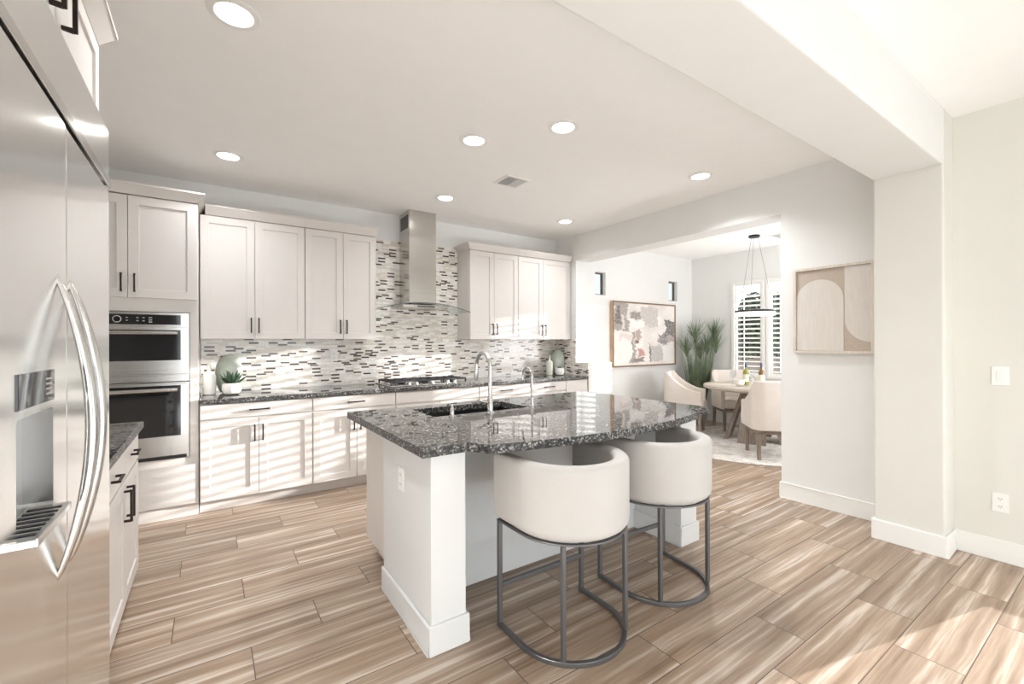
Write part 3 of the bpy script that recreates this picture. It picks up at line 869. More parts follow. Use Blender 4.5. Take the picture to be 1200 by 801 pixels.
def fridge_handle(y, parent):
    path, n = [], 24
    z0, z1 = 0.79, 1.53
    for i in range(n + 1):
        t = i / n
        path.append((XF - 0.006 + 0.066 * math.sin(math.pi * t) ** 0.8, y, z0 + (z1 - z0) * t))
    def prof(i):
        t = i / n
        w = 0.005 + 0.011 * math.sin(math.pi * t) ** 0.6
        d = 0.004 + 0.009 * math.sin(math.pi * t) ** 0.6
        return [(w * math.cos(a), d * math.sin(a)) for a in [2 * math.pi * k / 12 for k in range(12)]]
    m = MB().sweep(path, prof, up=(1, 0, 0))
    m.build('handle', M['chrome'], parent, smooth=50)
fridge_handle(1.490, fz)
fridge_handle(1.602, fd)

# ------------------------------------------------------------------ range hood
hd = thing('range_hood', 'stainless chimney hood with a curved glass canopy over the cooktop', 'range hood', (1.96, 4.75, 1.70))
ch = B(1.803, 2.121, 4.62, NY - 0.0095, 1.79, CZ - 0.001).build('chimney', M['steel'], hd, bevel=0.003)
vs = MB()
for k in range(9):
    vs.box(1.8015, 1.8035, 4.655 + k * 0.026, 4.668 + k * 0.026, 2.62, 2.77)
vs.build('vent_slots', M['black'], ch)
B(1.70, 2.22, 4.53, NY - 0.0095, 1.738, 1.772).build('fan_body', M['steel'], hd, bevel=0.004)
m = MB()
path = []
for i in range(33):
    t = -1 + 2 * i / 32
    path.append((1.935 + 0.535 * t, 4.69, 1.790 - 0.085 * t * t))
m.sweep(path, [(-0.24, -0.003), (0.235, -0.003), (0.235, 0.003), (-0.24, 0.003)])
m.build('glass_canopy', M['smoke'], hd, smooth=40)
m = MB()
m.sweep([(p[0], 4.452, p[2]) for p in path], [(-0.003, -0.004), (0.003, -0.004), (0.003, 0.004), (-0.003, 0.004)])
m.build('canopy_rim', M['gunmetal'], hd, smooth=40)
MB().fbox(FS(4.53), 1.86, 2.06, 1.748, 1.762, 0, 0.002).build('control_strip', M['black'], hd)

# ------------------------------------------------------------------ gas cooktop
ck = thing('gas_cooktop', 'five-burner gas cooktop with black grates set in the back counter', 'cooktop', (1.96, 4.6, 0.915))
B(1.50, 2.42, 4.335, 4.85, 0.9155, 0.926).build('plate', M['steel'], ck, bevel=0.004)
for cx in (1.665, 1.96, 2.255):
    g = MB()
    for y in (4.43, 4.59, 4.75):
        g.box(cx - 0.140, cx + 0.140, y - 0.006, y + 0.006, 0.952, 0.968)
    for x in (-0.134, -0.045, 0.045, 0.134):
        g.box(cx + x - 0.006, cx + x + 0.006, 4.425, 4.82, 0.950, 0.966)
    for x in (-0.134, 0.134):
        for y in (4.43, 4.815):
            g.box(cx + x - 0.008, cx + x + 0.008, y - 0.008, y + 0.008, 0.9262, 0.952)
    g.build('grate', M['iron'], ck, bevel=0.002)
for bx, by, r in ((1.665, 4.50, 0.04), (1.665, 4.72, 0.045), (1.96, 4.61, 0.055), (2.255, 4.50, 0.045), (2.255, 4.72, 0.04)):
    MB().lathe([(r, 0), (r, 0.010), (r * 0.7, 0.013), (r * 0.7, 0.019), (0, 0.020)], (bx, by, 0.9262), 20).build('burner', M['black'], ck, smooth=40)
for kx in (1.70, 1.78, 1.96, 2.14, 2.22):
    MB().lathe([(0.020, 0), (0.019, 0.022), (0.016, 0.026), (0, 0.026)], (kx, 4.372, 0.9262), 18).build('knob', M['chrome'], ck, smooth=40)

# ------------------------------------------------------------------ island
il = thing('kitchen_island', 'white island with panelled end posts under the dark granite slab', 'island', (1.78, 2.4, 0))
MB().box(0.845, 0.865, 2.205, 2.925, 0.10, 0.874).box(2.68, 2.70, 2.205, 2.925, 0.10, 0.874).box(0.865, 2.68, 2.205, 2.225, 0.10, 0.874).box(0.865, 2.68, 2.905, 2.925, 0.10, 0.874) \
    .box(0.865, 2.68, 2.225, 2.905, 0.10, 0.12).build('cabinet', M['cab'], il, bevel=0.002)
B(0.90, 2.65, 2.205, 2.855, 0.0, 0.10).build('toe_kick', M['cab'], il)
B(0.846, 2.70, 2.19, 2.2045, 0.0, 0.874).build('back_panel', M['island'], il)
def end_post(x0, x1, y0, y1, name='end_post', hide=None):
    p = B(x0, x1, y0, y1, 0, 0.874).build(name, M['island'], il, bevel=0.003)
    t = 0.014
    m = MB()
    m.box(x0 - t, x1 + t, y0 - t, y0, 0, 0.132).box(x0 - t, x0, y0, y1, 0, 0.132).box(x1, x1 + t, y0, min(y1, 2.19), 0, 0.132)
    m.build('baseboard', M['island'], p, bevel=0.006, seg=3)
    return p
end_post(0.793, 0.963, 1.788, 2.425)
end_post(2.588, 2.760, 1.800, 2.425)
# island outlet
def outlet(fr, u, v, label, group=None, switch=False, w=0.072, h=0.116, gangs=1):
    p = fr.p(u, v, 0)
    root = thing('light_switch' if switch else 'wall_outlet', label, 'switch' if switch else 'outlet', p, group)
    MB().fbox(fr, u - w / 2, u + w / 2, v - h / 2, v + h / 2, 0.0005, 0.006).build('plate', M['plastic'], root, bevel=0.002)
    for k in range(gangs):
        c = u + (k - (gangs - 1) / 2) * 0.046
        if switch:
            MB().fbox(fr, c - 0.016, c + 0.016, v - 0.033, v + 0.033, 0.006, 0.010).build('rocker', M['trim'], root, bevel=0.002)
        else:
            for s in (-1, 1):
                so_ = MB().fbox(fr, c - 0.016, c + 0.016, v + s * 0.024 - 0.014, v + s * 0.024 + 0.014, 0.006, 0.008).build('socket', M['trim'], root, bevel=0.002)
                q = MB()
                for d in (-0.006, 0.006):
                    q.fbox(fr, c + d - 0.0012, c + d + 0.0012, v + s * 0.024 - 0.002, v + s * 0.024 + 0.006, 0.008, 0.0084)
                q.fbox(fr, c - 0.002, c + 0.002, v + s * 0.024 - 0.009, v + s * 0.024 - 0.005, 0.008, 0.0084)
                q.build('slots', M['plastic_dark'], so_)
    return root
outlet(face_west(0.793), -2.14, 0.68, 'white outlet plate low on the left end of the island')
outlet(FS(NY - 0.009), 1.085, 1.225, 'white outlet on the mosaic left of the cooktop')
outlet(face_west(4.03), -0.556, 1.144, 'white rocker switch on the right wall', switch=True, w=0.076, gangs=1)
outlet(face_west(4.03), -0.558, 0.362, 'white outlet low on the right wall below the switch')

# island slab with sink cut-out
def island_outline():
    pts = [(0.735, 2.965), (0.735, 1.738), (0.955, 1.738)]
    x0, x1, ye, b = 1.000, 2.560, 1.650, 0.112
    n = 24
    for i in range(n + 1):
        t = i / n
        pts.append((x0 + (x1 - x0) * t, ye - b * (1 - (2 * t - 1) ** 2)))
    pts += [(2.605, 1.738), (2.815, 1.738), (2.815, 2.965)]
    return pts
S0, S1, T0, T1 = 1.112, 1.815, 2.452, 2.818
top_fr = Fr((0, 0, 0), (1, 0, 0), (0, 1, 0), (0, 0, 1))
slab = MB().prism([island_outline(), rounded(S0, S1, T0, T1, 0.02)[::-1]], top_fr, 0.875, 0.915).build('countertop', M['granite'], bevel=0.009, seg=3)
tag(slab, 'dark granite island slab with a bowed front and a sink cut-out', 'countertop')
sk = MB()
i0, i1, j0, j1 = S0 - 0.008, S1 + 0.008, T0 - 0.008, T1 + 0.008
sk.box(i0 - 0.012, i0, j0 - 0.012, j1 + 0.012, 0.68, 0.8745).box(i1, i1 + 0.012, j0 - 0.012, j1 + 0.012, 0.68, 0.8745)
sk.box(i0, i1, j0 - 0.012, j0, 0.68, 0.8745).box(i0, i1, j1, j1 + 0.012, 0.68, 0.8745).box(i0, i1, j0, j1, 0.668, 0.68)
sr = thing('sink', 'black undermount sink in the island slab', 'sink', (1.46, 2.63, 0.668))
sk.build('basin', M['black'], sr)
MB().lathe([(0.045, 0), (0.045, 0.003), (0.02, 0.004), (0, 0.002)], (1.46, 2.66, 0.6802), 20).build('drain', M['chrome'], sr, smooth=40)

# faucets
def arc_path(base, height, reach, r, drop, n=14):
    x, y, z = base
    pts = [(x, y, z), (x, y, z + (height - r) * 0.5), (x, y, z + height - r)]
    for i in range(1, n + 1):
        a = math.pi * i / n
        pts.append((x, y + r - r * math.cos(a), z + height - r + r * math.sin(a)))
    pts.append((x, y + 2 * r, z + height - r - drop))
    return pts
fa = thing('faucet', 'tall brushed nickel gooseneck faucet in front of the island sink', 'faucet', (1.455, 2.375, 0.915))
MB().lathe([(0.028, 0), (0.028, 0.008), (0.019, 0.012), (0.017, 0.10), (0.0155, 0.102)], (1.455, 2.375, 0.9155), 20).build('base', M['chrome'], fa, smooth=40)
MB().tube(arc_path((1.455, 2.375, 0.92), 0.372, 0.2, 0.085, 0.02), 0.0125, 14, up=(1, 0, 0)).build('spout', M['chrome'], fa, smooth=60)
MB().tube([(1.455, 2.545, 1.186), (1.455, 2.549, 1.15), (1.455, 2.556, 1.112)], lambda i: (0.0145, 0.016, 0.017)[i], 14, up=(1, 0, 0)).build('spray_head', M['chrome'], fa, smooth=40)
MB().tube([(1.435, 2.375, 0.985), (1.405, 2.375, 0.99), (1.36, 2.37, 1.005)], lambda i: (0.011, 0.009, 0.006)[i], 10).build('lever', M['chrome'], fa, smooth=40)
ff = thing('filter_faucet', 'slim small gooseneck water tap at the right end of the sink', 'faucet', (1.848, 2.46, 0.915))
MB().lathe([(0.020, 0), (0.020, 0.006), (0.012, 0.010), (0.010, 0.06), (0.007, 0.062)], (1.848, 2.46, 0.9155), 16).build('base', M['chrome'], ff, smooth=40)
MB().tube(arc_path((1.848, 2.46, 0.92), 0.262, 0.1, 0.055, 0.03), 0.0065, 12, up=(1, 0, 0)).build('spout', M['chrome'], ff, smooth=60)
MB().tube([(1.848, 2.46, 0.965), (1.875, 2.455, 0.972)], 0.005, 8).build('lever', M['chrome'], ff, smooth=40)
sp = thing('soap_dispenser', 'short nickel soap dispenser at the left end of the sink', 'soap dispenser', (1.205, 2.405, 0.915))
MB().lathe([(0.020, 0), (0.020, 0.006), (0.013, 0.010), (0.012, 0.05), (0.008, 0.055), (0.008, 0.075), (0, 0.076)], (1.205, 2.405, 0.9155), 16).build('body', M['chrome'], sp, smooth=40)
MB().tube([(1.205, 2.405, 0.985), (1.205, 2.44, 0.988), (1.205, 2.465, 0.978)], 0.006, 10, up=(1, 0, 0)).build('nozzle', M['chrome'], sp, smooth=40)

# ------------------------------------------------------------------ bar stools
def u_path(a, y0, yf, n=28, inset=0.0):
    """plan of the stool: straight arm, round back, straight arm (back at -Y)"""
    pts = [(-a, yf), (-a, yf * 0.66 + y0 * 0.34), (-a, yf * 0.33 + y0 * 0.67)]
    for i in range(n + 1):
        t = math.pi * i / n
        pts.append((-a * math.cos(t), y0 - a * math.sin(t)))
    pts += [(a, yf * 0.33 + y0 * 0.67), (a, yf * 0.66 + y0 * 0.34), (a, yf)]
    return pts
def make_stool():
    root = thing('bar_stool', 'ivory barrel-back bar stool on dark metal legs, nearer the end post', 'bar stool', (0, 0, 0), 'bar stools at the island')
    a = 0.252
    mid = u_path(a, 0.0, 0.205)
    # upholstered shell: rounded slab section carried round the U
    Z0, Z1, T = 0.515, 0.835, 0.036
    def sec(i):
        pts = []
        for (cx, cz, r, a0) in ((T - 0.024, Z1 - 0.024, 0.024, 0), (-T + 0.024, Z1 - 0.024, 0.024, 90), (-T + 0.006, Z0 + 0.006, 0.006, 180), (T - 0.045, Z0 + 0.045, 0.045, 270)):
            for k in range(5):
                b = R(a0 + 22.5 * k)
                pts.append((cx + r * math.cos(b), cz + r * math.sin(b)))
        return pts
    m = MB().sweep([(x, y, 0) for x, y in mid], sec)
    m.build('barrel_back', M['fabric'], root, bevel=0.012, smooth=50, seg=3)
    ins = [(x, y) for x, y in u_path(a - T - 0.001, 0.0, 0.225)]
    MB().prism([ins], Fr((0, 0, 0), (1, 0, 0), (0, 1, 0), (0, 0, 1)), 0.545, 0.655).build('seat_cushion', M['fabric'], root, bevel=0.022, smooth=50, seg=3)
    MB().prism([ins], Fr((0, 0, 0), (1, 0, 0), (0, 1, 0), (0, 0, 1)), 0.517, 0.5445).build('seat_base', M['black'], root)
    w = 0.0105
    sq = [(-w, -w), (w, -w), (w, w), (-w, w)]
    ringp = u_path(a + 0.012, 0.0, 0.20)
    MB().sweep([(x, y, w) for x, y in ringp], sq).build('floor_ring', M['gunmetal'], root, bevel=0.002)
    MB().sweep([(x, y, 0.5095) for x, y in ringp], [(-w, -0.0045), (w, -0.0045), (w, 0.0045), (-w, 0.0045)]).build('seat_ring', M['gunmetal'], root, bevel=0.002)
    for x, y in ((-a - 0.012, 0.188), (a + 0.012, 0.188), (-0.190, -0.188), (0.190, -0.188)):
        s = 0.0095 if y < 0 else 0.0102
        B(x - s, x + s, y - s, y + s, 2 * w, 0.505).build('leg', M['gunmetal'], root, bevel=0.002)
    B(-a - 0.0008, a + 0.0008, 0.178, 0.198, 0.188, 0.208).build('footrest', M['gunmetal'], root, bevel=0.002)
    return root
st1 = make_stool()
st2 = copy_tree(st1)
st1.location = (1.412, 1.602, 0.0005)
st2.location = (2.118, 1.630, 0.0005)
st2.rotation_euler = (0, 0, R(-4))
st2['label'] = 'ivory barrel-back bar stool on dark metal legs, nearer the dining room'

# ------------------------------------------------------------------ ceiling fittings
def can_light(x, y, label):
    root = thing('recessed_light', label, 'ceiling light', (x, y, CZ), 'recessed lights in the kitchen ceiling')
    MB().lathe([(0.072, -0.002), (0.076, -0.009), (0.102, -0.006), (0.105, -0.0005)], (x, y, CZ), 36).build('trim_ring', M['trim'], root, smooth=40)
    MB().lathe([(0.0, -0.0035), (0.0715, -0.0035), (0.0715, -0.0005), (0, -0.0005)], (x, y, CZ), 36).build('lens', M['lamp'], root)
    l = bpy.data.lights.new('downlight', 'AREA')
    l.shape, l.size, l.energy, l.color = 'DISK', 0.12, 4.5 if y > 3.5 else (9.0 if x > 1.8 else 7.0), (0.96, 0.98, 1.0)
    l.spread = R(130)
    o = bpy.data.objects.new('downlight', l)
    o.location = (0, 0, -0.011)
    o.parent = root
    COL.objects.link(o)
can_light(0.094, 2.31, 'recessed ceiling light nearest the fridge, the largest in view')
can_light(0.124, 4.09, 'recessed ceiling light above the oven cabinet')
can_light(1.580, 2.79, 'recessed ceiling light over the sink faucet, centre of the ceiling')
can_light(1.985, 2.28, 'recessed ceiling light over the middle of the island')
can_light(1.969, 4.06, 'recessed ceiling light just in front of the hood chimney')
can_light(3.555, 4.05, 'recessed ceiling light near the corner cabinets by the dining opening')
can_light(3.576, 2.28, 'recessed ceiling light nearest the ceiling beam and picture wall')
def ceiling_vent(x, y, sx, sy, label):
    root = thing('air_vent', label, 'air vent', (x, y, CZ), None)
    fr = Fr((x, y, CZ), (1, 0, 0), (0, -1, 0), (0, 0, -1))
    rect_frame(MB(), fr, -sx / 2, sx / 2, -sy / 2, sy / 2, 0.024, 0.0005, 0.008).build('frame', M['trim'], root, bevel=0.002)
    MB().fbox(fr, -sx / 2 + 0.02, sx / 2 - 0.02, -sy / 2 + 0.02, sy / 2 - 0.02, 0.0002, 0.0012).build('duct', M['plastic_dark'], root)
    m = MB()
    k = -sx / 2 + 0.035
    while k < 0:
        m.fbox(fr, k - 0.0016, k + 0.0016, -sy / 2 + 0.025, sy / 2 - 0.025, 0.0015, 0.006)
        k += 0.017
    k = -sy / 2 + 0.035
    while k < sy / 2 - 0.03:
        m.fbox(fr, 0.008, sx / 2 - 0.025, k - 0.0016, k + 0.0016, 0.0015, 0.006)
        k += 0.017
    m.build('slats', M['trim'], root)
ceiling_vent(2.27, 3.32, 0.25, 0.25, 'square louvred air vent in the kitchen ceiling')
ceiling_vent(6.56, 2.95, 0.42, 0.20, 'white slatted vent in the dining ceiling beside the pendant')

# ------------------------------------------------------------------ counter decor
def vase_set(x, y, d):
    b = thing('bottle_vase', d[0], 'vase', (x, y, BZ))
    s = d[4]
    MB().lathe([(0.046, 0), (0.052, 0.006), (0.052, 0.16), (0.040, 0.185), (0.017, 0.20), (0.015, 0.262), (0.020, 0.27), (0.012, 0.27), (0.011, 0.205), (0.0, 0.20)], (x, y, BZ + 0.0005), 28, s, s).build('body', M[d[3]], b, smooth=40)
    ax, ay = x + d[5][0], y + d[5][1]
    o = thing('round_vase', d[1], 'vase', (ax, ay, BZ))
    MB().lathe([(0.045, 0), (0.075, 0.02), (0.102, 0.09), (0.108, 0.17), (0.098, 0.25), (0.070, 0.31), (0.040, 0.335), (0.030, 0.34), (0.030, 0.333), (0.06, 0.30), (0.088, 0.24), (0.095, 0.17), (0.088, 0.09), (0.06, 0.03), (0, 0.015)], (ax, ay, BZ + 0.0005), 36, 1.0, 0.75).build('body', M['sage'], o, smooth=60)
    px, py = x + d[6][0], y + d[6][1]
    p = thing('potted_succulent', d[2], 'potted plant', (px, py, BZ))
    k = d[7]
    MB().lathe([(0.035 * k, 0), (0.055 * k, 0.012), (0.066 * k, 0.05), (0.060 * k, 0.095), (0.054 * k, 0.10), (0.050 * k, 0.098), (0.055 * k, 0.06), (0, 0.055)], (px, py, BZ + 0.0005), 24).build('bowl', M['ceramic'], p, smooth=40)
    rd = random.Random(int(x * 100))
    m = MB()
    for i in range(d[8]):
        a = i * 2.4
        t = 0.25 + 0.75 * (i / d[8])
        r0 = 0.012 * k
        l = d[9] * rd.uniform(0.7, 1.0)
        dirv = Vector((math.cos(a) * t, math.sin(a) * t, 1.35 - t * 0.6)).normalized()
        c = Vector((px + r0 * math.cos(a), py + r0 * math.sin(a), BZ + 0.075))
        sd_ = dirv.cross(Vector((0, 0, 1)))
        sd_ = sd_.normalized() if sd_.length > 0.01 else Vector((1, 0, 0))
        nn = sd_.cross(dirv)
        w = l * 0.17
        m.add([c, c + dirv * l * 0.5 + sd_ * w, c + dirv * l, c + dirv * l * 0.5 - sd_ * w, c + dirv * l * 0.5 + nn * w * 0.4, c + dirv * l * 0.5 - nn * w * 0.4],
              [(0, 1, 4), (1, 2, 4), (2, 3, 4), (3, 0, 4), (1, 0, 5), (2, 1, 5), (3, 2, 5), (0, 3, 5)])
    m.build('leaves', M['succulent'], p)
vase_set(-0.003, 4.66, ('white bottle vase on the counter against the oven cabinet', 'pale sage green round vase on the counter nearest the ovens',
                       'succulent with tall dark leaves in a white bowl near the ovens', 'ceramic', 1.0, (0.150, 0.10), (0.165, -0.10), 1.15, 14, 0.16))
vase_set(3.800, 4.66, ('pale green bottle vase on the counter by the dining opening', 'sage green round vase in the corner by the dining opening',
                       'low dark succulent in a white textured pot by the dining opening', 'sagelight', 0.9, (0.24, 0.11), (0.10, -0.09), 1.0, 16, 0.055))

# ------------------------------------------------------------------ pictures
ap = thing('painting', 'large abstract grey and ivory painting in a wooden box frame', 'painting', (5.80, DN - 0.03, 1.47))
fr = FS(DN - 0.001)
A0, A1, C0, C1 = 5.035, 6.570, 0.975, 1.985
fb = rect_frame(MB(), fr, A0, A1, C0, C1, 0.022, 0.0, 0.055)
fb.build('frame', M['oakframe'], ap, bevel=0.001)
rect_frame(MB(), fr, A0, A1, C0, C1, 0.014, 0.055, 0.058).build('frame_edge', M['darkframe'], ap)
MB().fbox(fr, A0 + 0.023, A1 - 0.023, C0 + 0.023, C1 - 0.023, 0.005, 0.045).build('canvas', M['painting'], ap)
a2 = thing('relief_picture', 'square beige and plaster picture with arched shapes on the right-hand wall', 'picture', (4.125, 1.48, 1.62))
fw = face_west(4.139)
P0, P1, Q0, Q1 = -1.762, -1.206, 1.263, 1.968
rect_frame(MB(), fw, P0, P1, Q0, Q1, 0.020, 0.0, 0.032).build('frame', M['palewood'], a2, bevel=0.001)
MB().fbox(fw, P0 + 0.021, P1 - 0.021, Q0 + 0.021, Q1 - 0.021, 0.002, 0.016).build('canvas', M['art_tan'], a2)
arch = [(P0 + 0.022, Q0 + 0.022), (-1.404, Q0 + 0.022), (-1.404, 1.705)]
cx, rr = (-1.404 + P0 + 0.022) / 2, (-1.404 - (P0 + 0.022)) / 2
for i in range(1, 24):
    t = math.pi * i / 24
    arch.append((cx + rr * math.cos(t), 1.705 + rr * 0.95 * math.sin(t)))
arch.append((P0 + 0.022, 1.705))
MB().prism([arch], fw, 0.0162, 0.020).build('arch_relief', M['art_plaster'], a2)
strip = [(-1.397, Q1 - 0.022), (-1.397, 1.54)]
for i in range(1, 14):
    t = (math.pi / 2) * i / 13
    strip.append((P1 - 0.022 - 0.169 * math.cos(t), 1.54 - 0.185 * math.sin(t)))
strip.append((P1 - 0.022, Q1 - 0.022))
MB().prism([strip], fw, 0.0162, 0.020).build('leaf_relief', M['art_plaster'], a2)

# ------------------------------------------------------------------ dining room
DC = (6.20, 3.15)
rg = MB().lathe([(0, 0.0005), (1.14, 0.0005), (1.145, 0.006), (1.14, 0.010), (0, 0.010)], (5.95, 3.12, 0), 72).build('rug', M['rug'])
tag(rg, 'round pale grey distressed rug under the dining table', 'rug')
dt = thing('dining_table', 'round pale wood dining table on a flared plank pedestal', 'table', (DC[0], DC[1], 0.0105))
MB().lathe([(0, 0.70), (0.58, 0.70), (0.635, 0.715), (0.65, 0.73), (0.65, 0.755), (0.645, 0.760), (0, 0.760)], (DC[0], DC[1], 0), 64).build('tabletop', M['tabletop'], dt, smooth=35)
ped = MB()
for k in range(4):
    a = R(20 + 90 * k)
    d = Vector((math.cos(a), math.sin(a), 0))
    s = Vector((-d.y, d.x, 0))
    c = Vector((DC[0], DC[1], 0))
    def ring(z, r, w, t):
        return [c + d * (r - t) - s * w + Vector((0, 0, z)), c + d * r - s * w + Vector((0, 0, z)), c + d * r + s * w + Vector((0, 0, z)), c + d * (r - t) + s * w + Vector((0, 0, z))]
    ped.hexa(ring(0.0107, 0.36, 0.17, 0.05) + ring(0.6995, 0.15, 0.12, 0.05))
ped.build('pedestal', M['greywood'], dt, bevel=0.004)

def make_dining_chair():
    root = thing('dining_chair', '', 'dining chair', (0, 0, 0), 'upholstered dining armchairs')
    hw, yb, yf, r = 0.275, -0.26, 0.24, 0.10
    pts = []
    n = 8
    for i in range(9): pts.append((-hw, yf + (yb + r - yf) * i / 8))
    for i in range(1, n + 1):
        t = (math.pi / 2) * i / n
        pts.append((-hw + r - r * math.cos(t), yb + r - r * math.sin(t)))
    for i in range(1, 6): pts.append((-hw + r + (2 * hw - 2 * r) * i / 6, yb))
    for i in range(n + 1):
        t = (math.pi / 2) * i / n
        pts.append((hw - r + r * math.sin(t), yb + r - r * math.cos(t)))
    for i in range(1, 9): pts.append((hw, yb + r + (yf - yb - r) * i / 8))
    def top(x, y):
        k = (y - yb) / (yf - yb)
        s = min(1.0, max(0.0, (k - 0.10) / 0.75))
        s = s ** 0.6 * (1 - 0.0 * s)
        return 0.90 - 0.265 * (s * s * (3 - 2 * s) * 0.35 + s * 0.65)
    T = 0.030
    def sec(i):
        x, y = pts[i]
        z1, z0 = top(x, y), 0.335
        o = []
        for (cx_, cz, rr_, a0) in ((T - 0.02, z1 - 0.02, 0.02, 0), (-T + 0.02, z1 - 0.02, 0.02, 90)):
            for k in range(4):
                b = R(a0 + 30 * k)
                o.append((cx_ + rr_ * math.cos(b), cz + rr_ * math.sin(b)))
        return o + [(-T, z0), (T, z0)]
    MB().sweep([(x, y, 0) for x, y in pts], sec).build('back_and_arms', M['chairfab'], root, bevel=0.008, smooth=50)
    B(-hw + T + 0.002, hw - T - 0.002, yb + T + 0.002, yf + 0.02, 0.345, 0.475).build('seat_cushion', M['chairfab'], root, bevel=0.025, smooth=50, seg=3)
    B(-hw + 0.01, hw - 0.01, yb + 0.01, yf, 0.29, 0.334).build('seat_frame', M['greywood'], root, bevel=0.003)
    for sx in (-1, 1):
        for y, sl in ((yb + 0.035, -0.03), (yf - 0.03, 0.0)):
            x = sx * (hw - 0.032)
            w, v = 0.022, 0.017
            MB().hexa([(x - v, y + sl - v, 0), (x + v, y + sl - v, 0), (x + v, y + sl + v, 0), (x - v, y + sl + v, 0),
                       (x - w, y - w, 0.2895), (x + w, y - w, 0.2895), (x + w, y + w, 0.2895), (x - w, y + w, 0.2895)]).build('leg', M['greywood'], root, bevel=0.003)
    return root
dc = make_dining_chair()
def place(c, x, y, face, label):
    c.location = (x, y, 0.0105)
    c.rotation_euler = (0, 0, math.atan2(face[1], face[0]) - math.pi / 2)
    c['label'] = label
c1, c3 = copy_tree(dc), copy_tree(dc)
place(dc, 5.53, 2.58, (0.73, 0.68), 'oatmeal dining armchair with its back to the kitchen, right of the table')
place(c1, 5.92, 4.02, (0.45, -0.89), 'oatmeal dining armchair seen side-on, under the abstract painting')
place(c3, 6.72, 3.70, (-0.65, -0.76), 'oatmeal dining armchair behind the table, in front of the tall grass plant')

# things on the table
TZ = 0.7705
def bottle(x, y, label, mat, h):
    o = thing('wine_bottle', label, 'bottle', (x, y, TZ))
    MB().lathe([(0.034, 0), (0.037, 0.004), (0.037, h * 0.58), (0.030, h * 0.66), (0.014, h * 0.76), (0.014, h * 0.97), (0.016, h * 0.975), (0.016, h), (0, h)], (x, y, TZ + 0.0005), 20).build('body', M[mat], o, smooth=40)
    MB().lathe([(0.0376, h * 0.15), (0.0376, h * 0.48)], (x, y, TZ + 0.0005), 20).build('label', M['label'], o, smooth=40)
    MB().lathe([(0.0168, h * 0.80), (0.0168, h * 1.005), (0, h * 1.006)], (x, y, TZ + 0.0005), 16).build('foil_cap', M['foil'], o, smooth=40)
bottle(6.03, 3.18, 'olive bottle with pale label on the dining table', 'bottle_green', 0.30)
bottle(6.12, 3.02, 'brown bottle with blue-grey cap on the dining table', 'bottle_amber', 0.30)
def goblet(x, y, label):
    o = thing('wine_glass', label, 'glass', (x, y, TZ), 'glasses on the dining table')
    MB().lathe([(0.034, 0), (0.034, 0.002), (0.006, 0.006), (0.004, 0.07), (0.012, 0.085), (0.036, 0.11), (0.042, 0.145), (0.036, 0.19), (0.034, 0.19), (0.040, 0.145), (0.034, 0.113), (0.0, 0.09)], (x, y, TZ + 0.0005), 24).build('glass_bowl', M['clear'], o, smooth=50)
goblet(5.99, 3.34, 'stemmed glass on the dining table, left of the olive bottle')
goblet(5.90, 3.05, 'stemmed glass on the dining table in front of the brown bottle')
ib = thing('ice_bowl', 'white ceramic bowl in front of the bottles on the dining table', 'bowl', (5.88, 3.19, TZ))
MB().lathe([(0.035, 0), (0.06, 0.02), (0.07, 0.08), (0.066, 0.08), (0.055, 0.025), (0, 0.012)], (5.88, 3.19, TZ + 0.0005), 24).build('body', M['ceramic'], ib, smooth=40)

# ring pendant
pl = thing('ring_pendant', 'black ring pendant with a glowing rim over the dining table', 'pendant light', (DC[0], DC[1], CZ))
MB().lathe([(0, -0.028), (0.068, -0.028), (0.07, -0.024), (0.07, -0.0005), (0, -0.0005)], (DC[0], DC[1], CZ), 32).build('canopy', M['black'], pl, smooth=40)
RP, RZ = 0.235, 1.765
MB().tube([(DC[0] + RP * math.cos(k * math.pi / 32), DC[1] + RP * math.sin(k * math.pi / 32), RZ + 0.010) for k in range(64)], 0.016, 4, closed=True).build('ring', M['black'], pl, smooth=20)
MB().lathe([(RP - 0.016, -0.048), (RP + 0.016, -0.048), (RP + 0.016, -0.003), (RP - 0.016, -0.003), (RP - 0.016, -0.048)], (DC[0], DC[1], RZ), 64).build('diffuser', M['ringlamp'], pl, smooth=40)
for k in range(3):
    a = R(40 + 120 * k)
    MB().tube([(DC[0] + 0.045 * math.cos(a), DC[1] + 0.045 * math.sin(a), CZ - 0.028), (DC[0] + RP * math.cos(a), DC[1] + RP * math.sin(a), RZ + 0.02)], 0.0022, 6).build('cable', M['gunmetal'], pl)

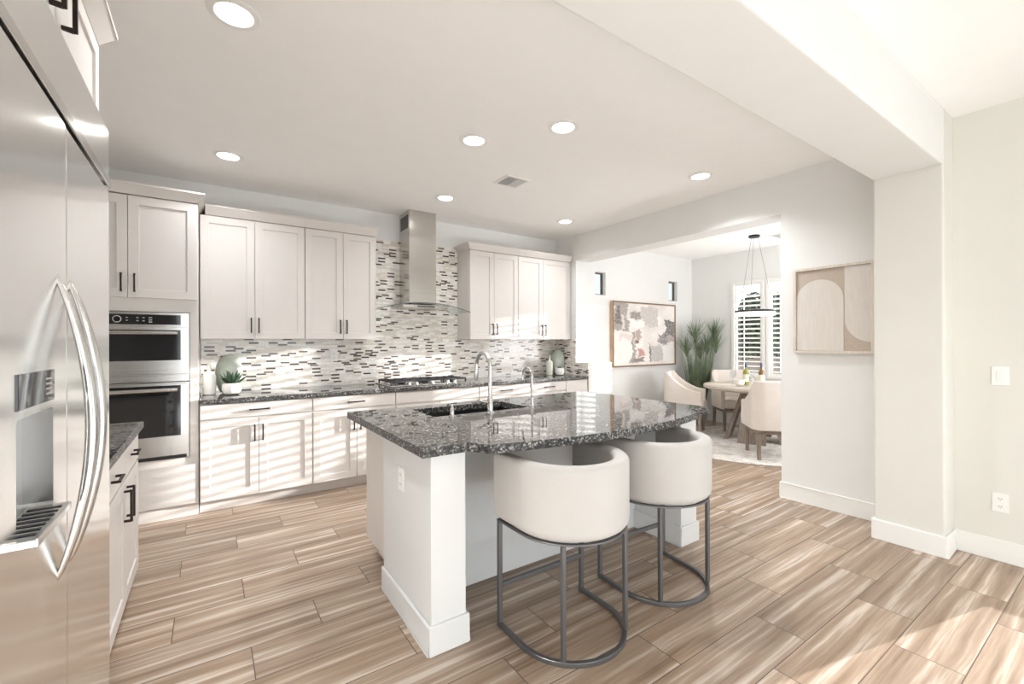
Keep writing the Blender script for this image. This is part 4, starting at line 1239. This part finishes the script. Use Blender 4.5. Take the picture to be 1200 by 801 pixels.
# tall grass plant in the corner
gp = thing('grass_plant', 'tall artificial grass plant with tufted tops in the dining room corner', 'potted plant', (6.74, 4.36, 0))
MB().lathe([(0.11, 0.0), (0.13, 0.01), (0.15, 0.26), (0.14, 0.265), (0.125, 0.24), (0, 0.235)], (6.74, 4.36, 0.0005), 28).build('pot', M['pot'], gp, smooth=40)
rd = random.Random(11)
fo = MB()
def blade(p, d, l, w, bend):
    side = d.cross(Vector((rd.uniform(-1, 1), rd.uniform(-1, 1), 0.1)))
    side = side.normalized()
    pts = []
    out = Vector((d.x, d.y, 0))
    for i in range(5):
        t = i / 4
        pts.append(p + d * l * t + out * bend * t * t - Vector((0, 0, abs(bend) * 0.4 * t * t)))
    vs, fs = [], []
    for i, q in enumerate(pts):
        ww = w * (1 - (i / 4) ** 1.5) + 0.0006
        nn = side.cross(d) * 0.0012
        vs += [q - side * ww, q + nn, q + side * ww]
    for i in range(4):
        a = i * 3
        fs += [(a, a + 1, a + 4, a + 3), (a + 1, a + 2, a + 5, a + 4), (a, a + 3, a + 5, a + 2)]
    for v in vs:
        v.x = min(v.x, DE - 0.02); v.y = min(v.y, DN - 0.075)
    fo.add(vs, fs)
base = Vector((6.74, 4.36, 0.24))
for _ in range(260):
    a, r0 = rd.uniform(0, 6.283), 0.10 * math.sqrt(rd.random())
    p = base + Vector((r0 * math.cos(a), r0 * math.sin(a), 0))
    tilt = rd.uniform(0.02, 0.20)
    d = Vector((math.cos(a) * tilt, math.sin(a) * tilt, 1)).normalized()
    blade(p, d, rd.uniform(0.65, 1.15), 0.0055, rd.uniform(0.0, 0.10))
heads = [(-0.02, 0.03, 1.44), (0.21, -0.17, 1.48), (-0.13, 0.12, 1.22), (0.02, -0.03, 1.18), (0.14, -0.08, 1.25), (0.20, -0.20, 1.28)]
for hx, hy, hz in heads:
    top_ = Vector((6.74 + hx, 4.36 + hy, hz))
    for _ in range(14):
        a, r0 = rd.uniform(0, 6.283), 0.03 * rd.random()
        p = Vector((6.74 + hx * 0.3 + r0 * math.cos(a), 4.36 + hy * 0.3 + r0 * math.sin(a), 0.24))
        q = top_ + Vector((r0 * math.cos(a), r0 * math.sin(a), 0.05))
        blade(p, (q - p).normalized(), (q - p).length, 0.0045, 0.0)
    for _ in range(110):
        a = rd.uniform(0, 6.283)
        t = rd.uniform(0.05, 0.75)
        d = Vector((math.cos(a) * t, math.sin(a) * t, 1)).normalized()
        blade(top_ + Vector((0, 0, rd.uniform(-0.12, 0.0))), d, rd.uniform(0.22, 0.36), 0.004, rd.uniform(0.0, 0.06))
fo.build('grass_blades', M['leaf'], gp)
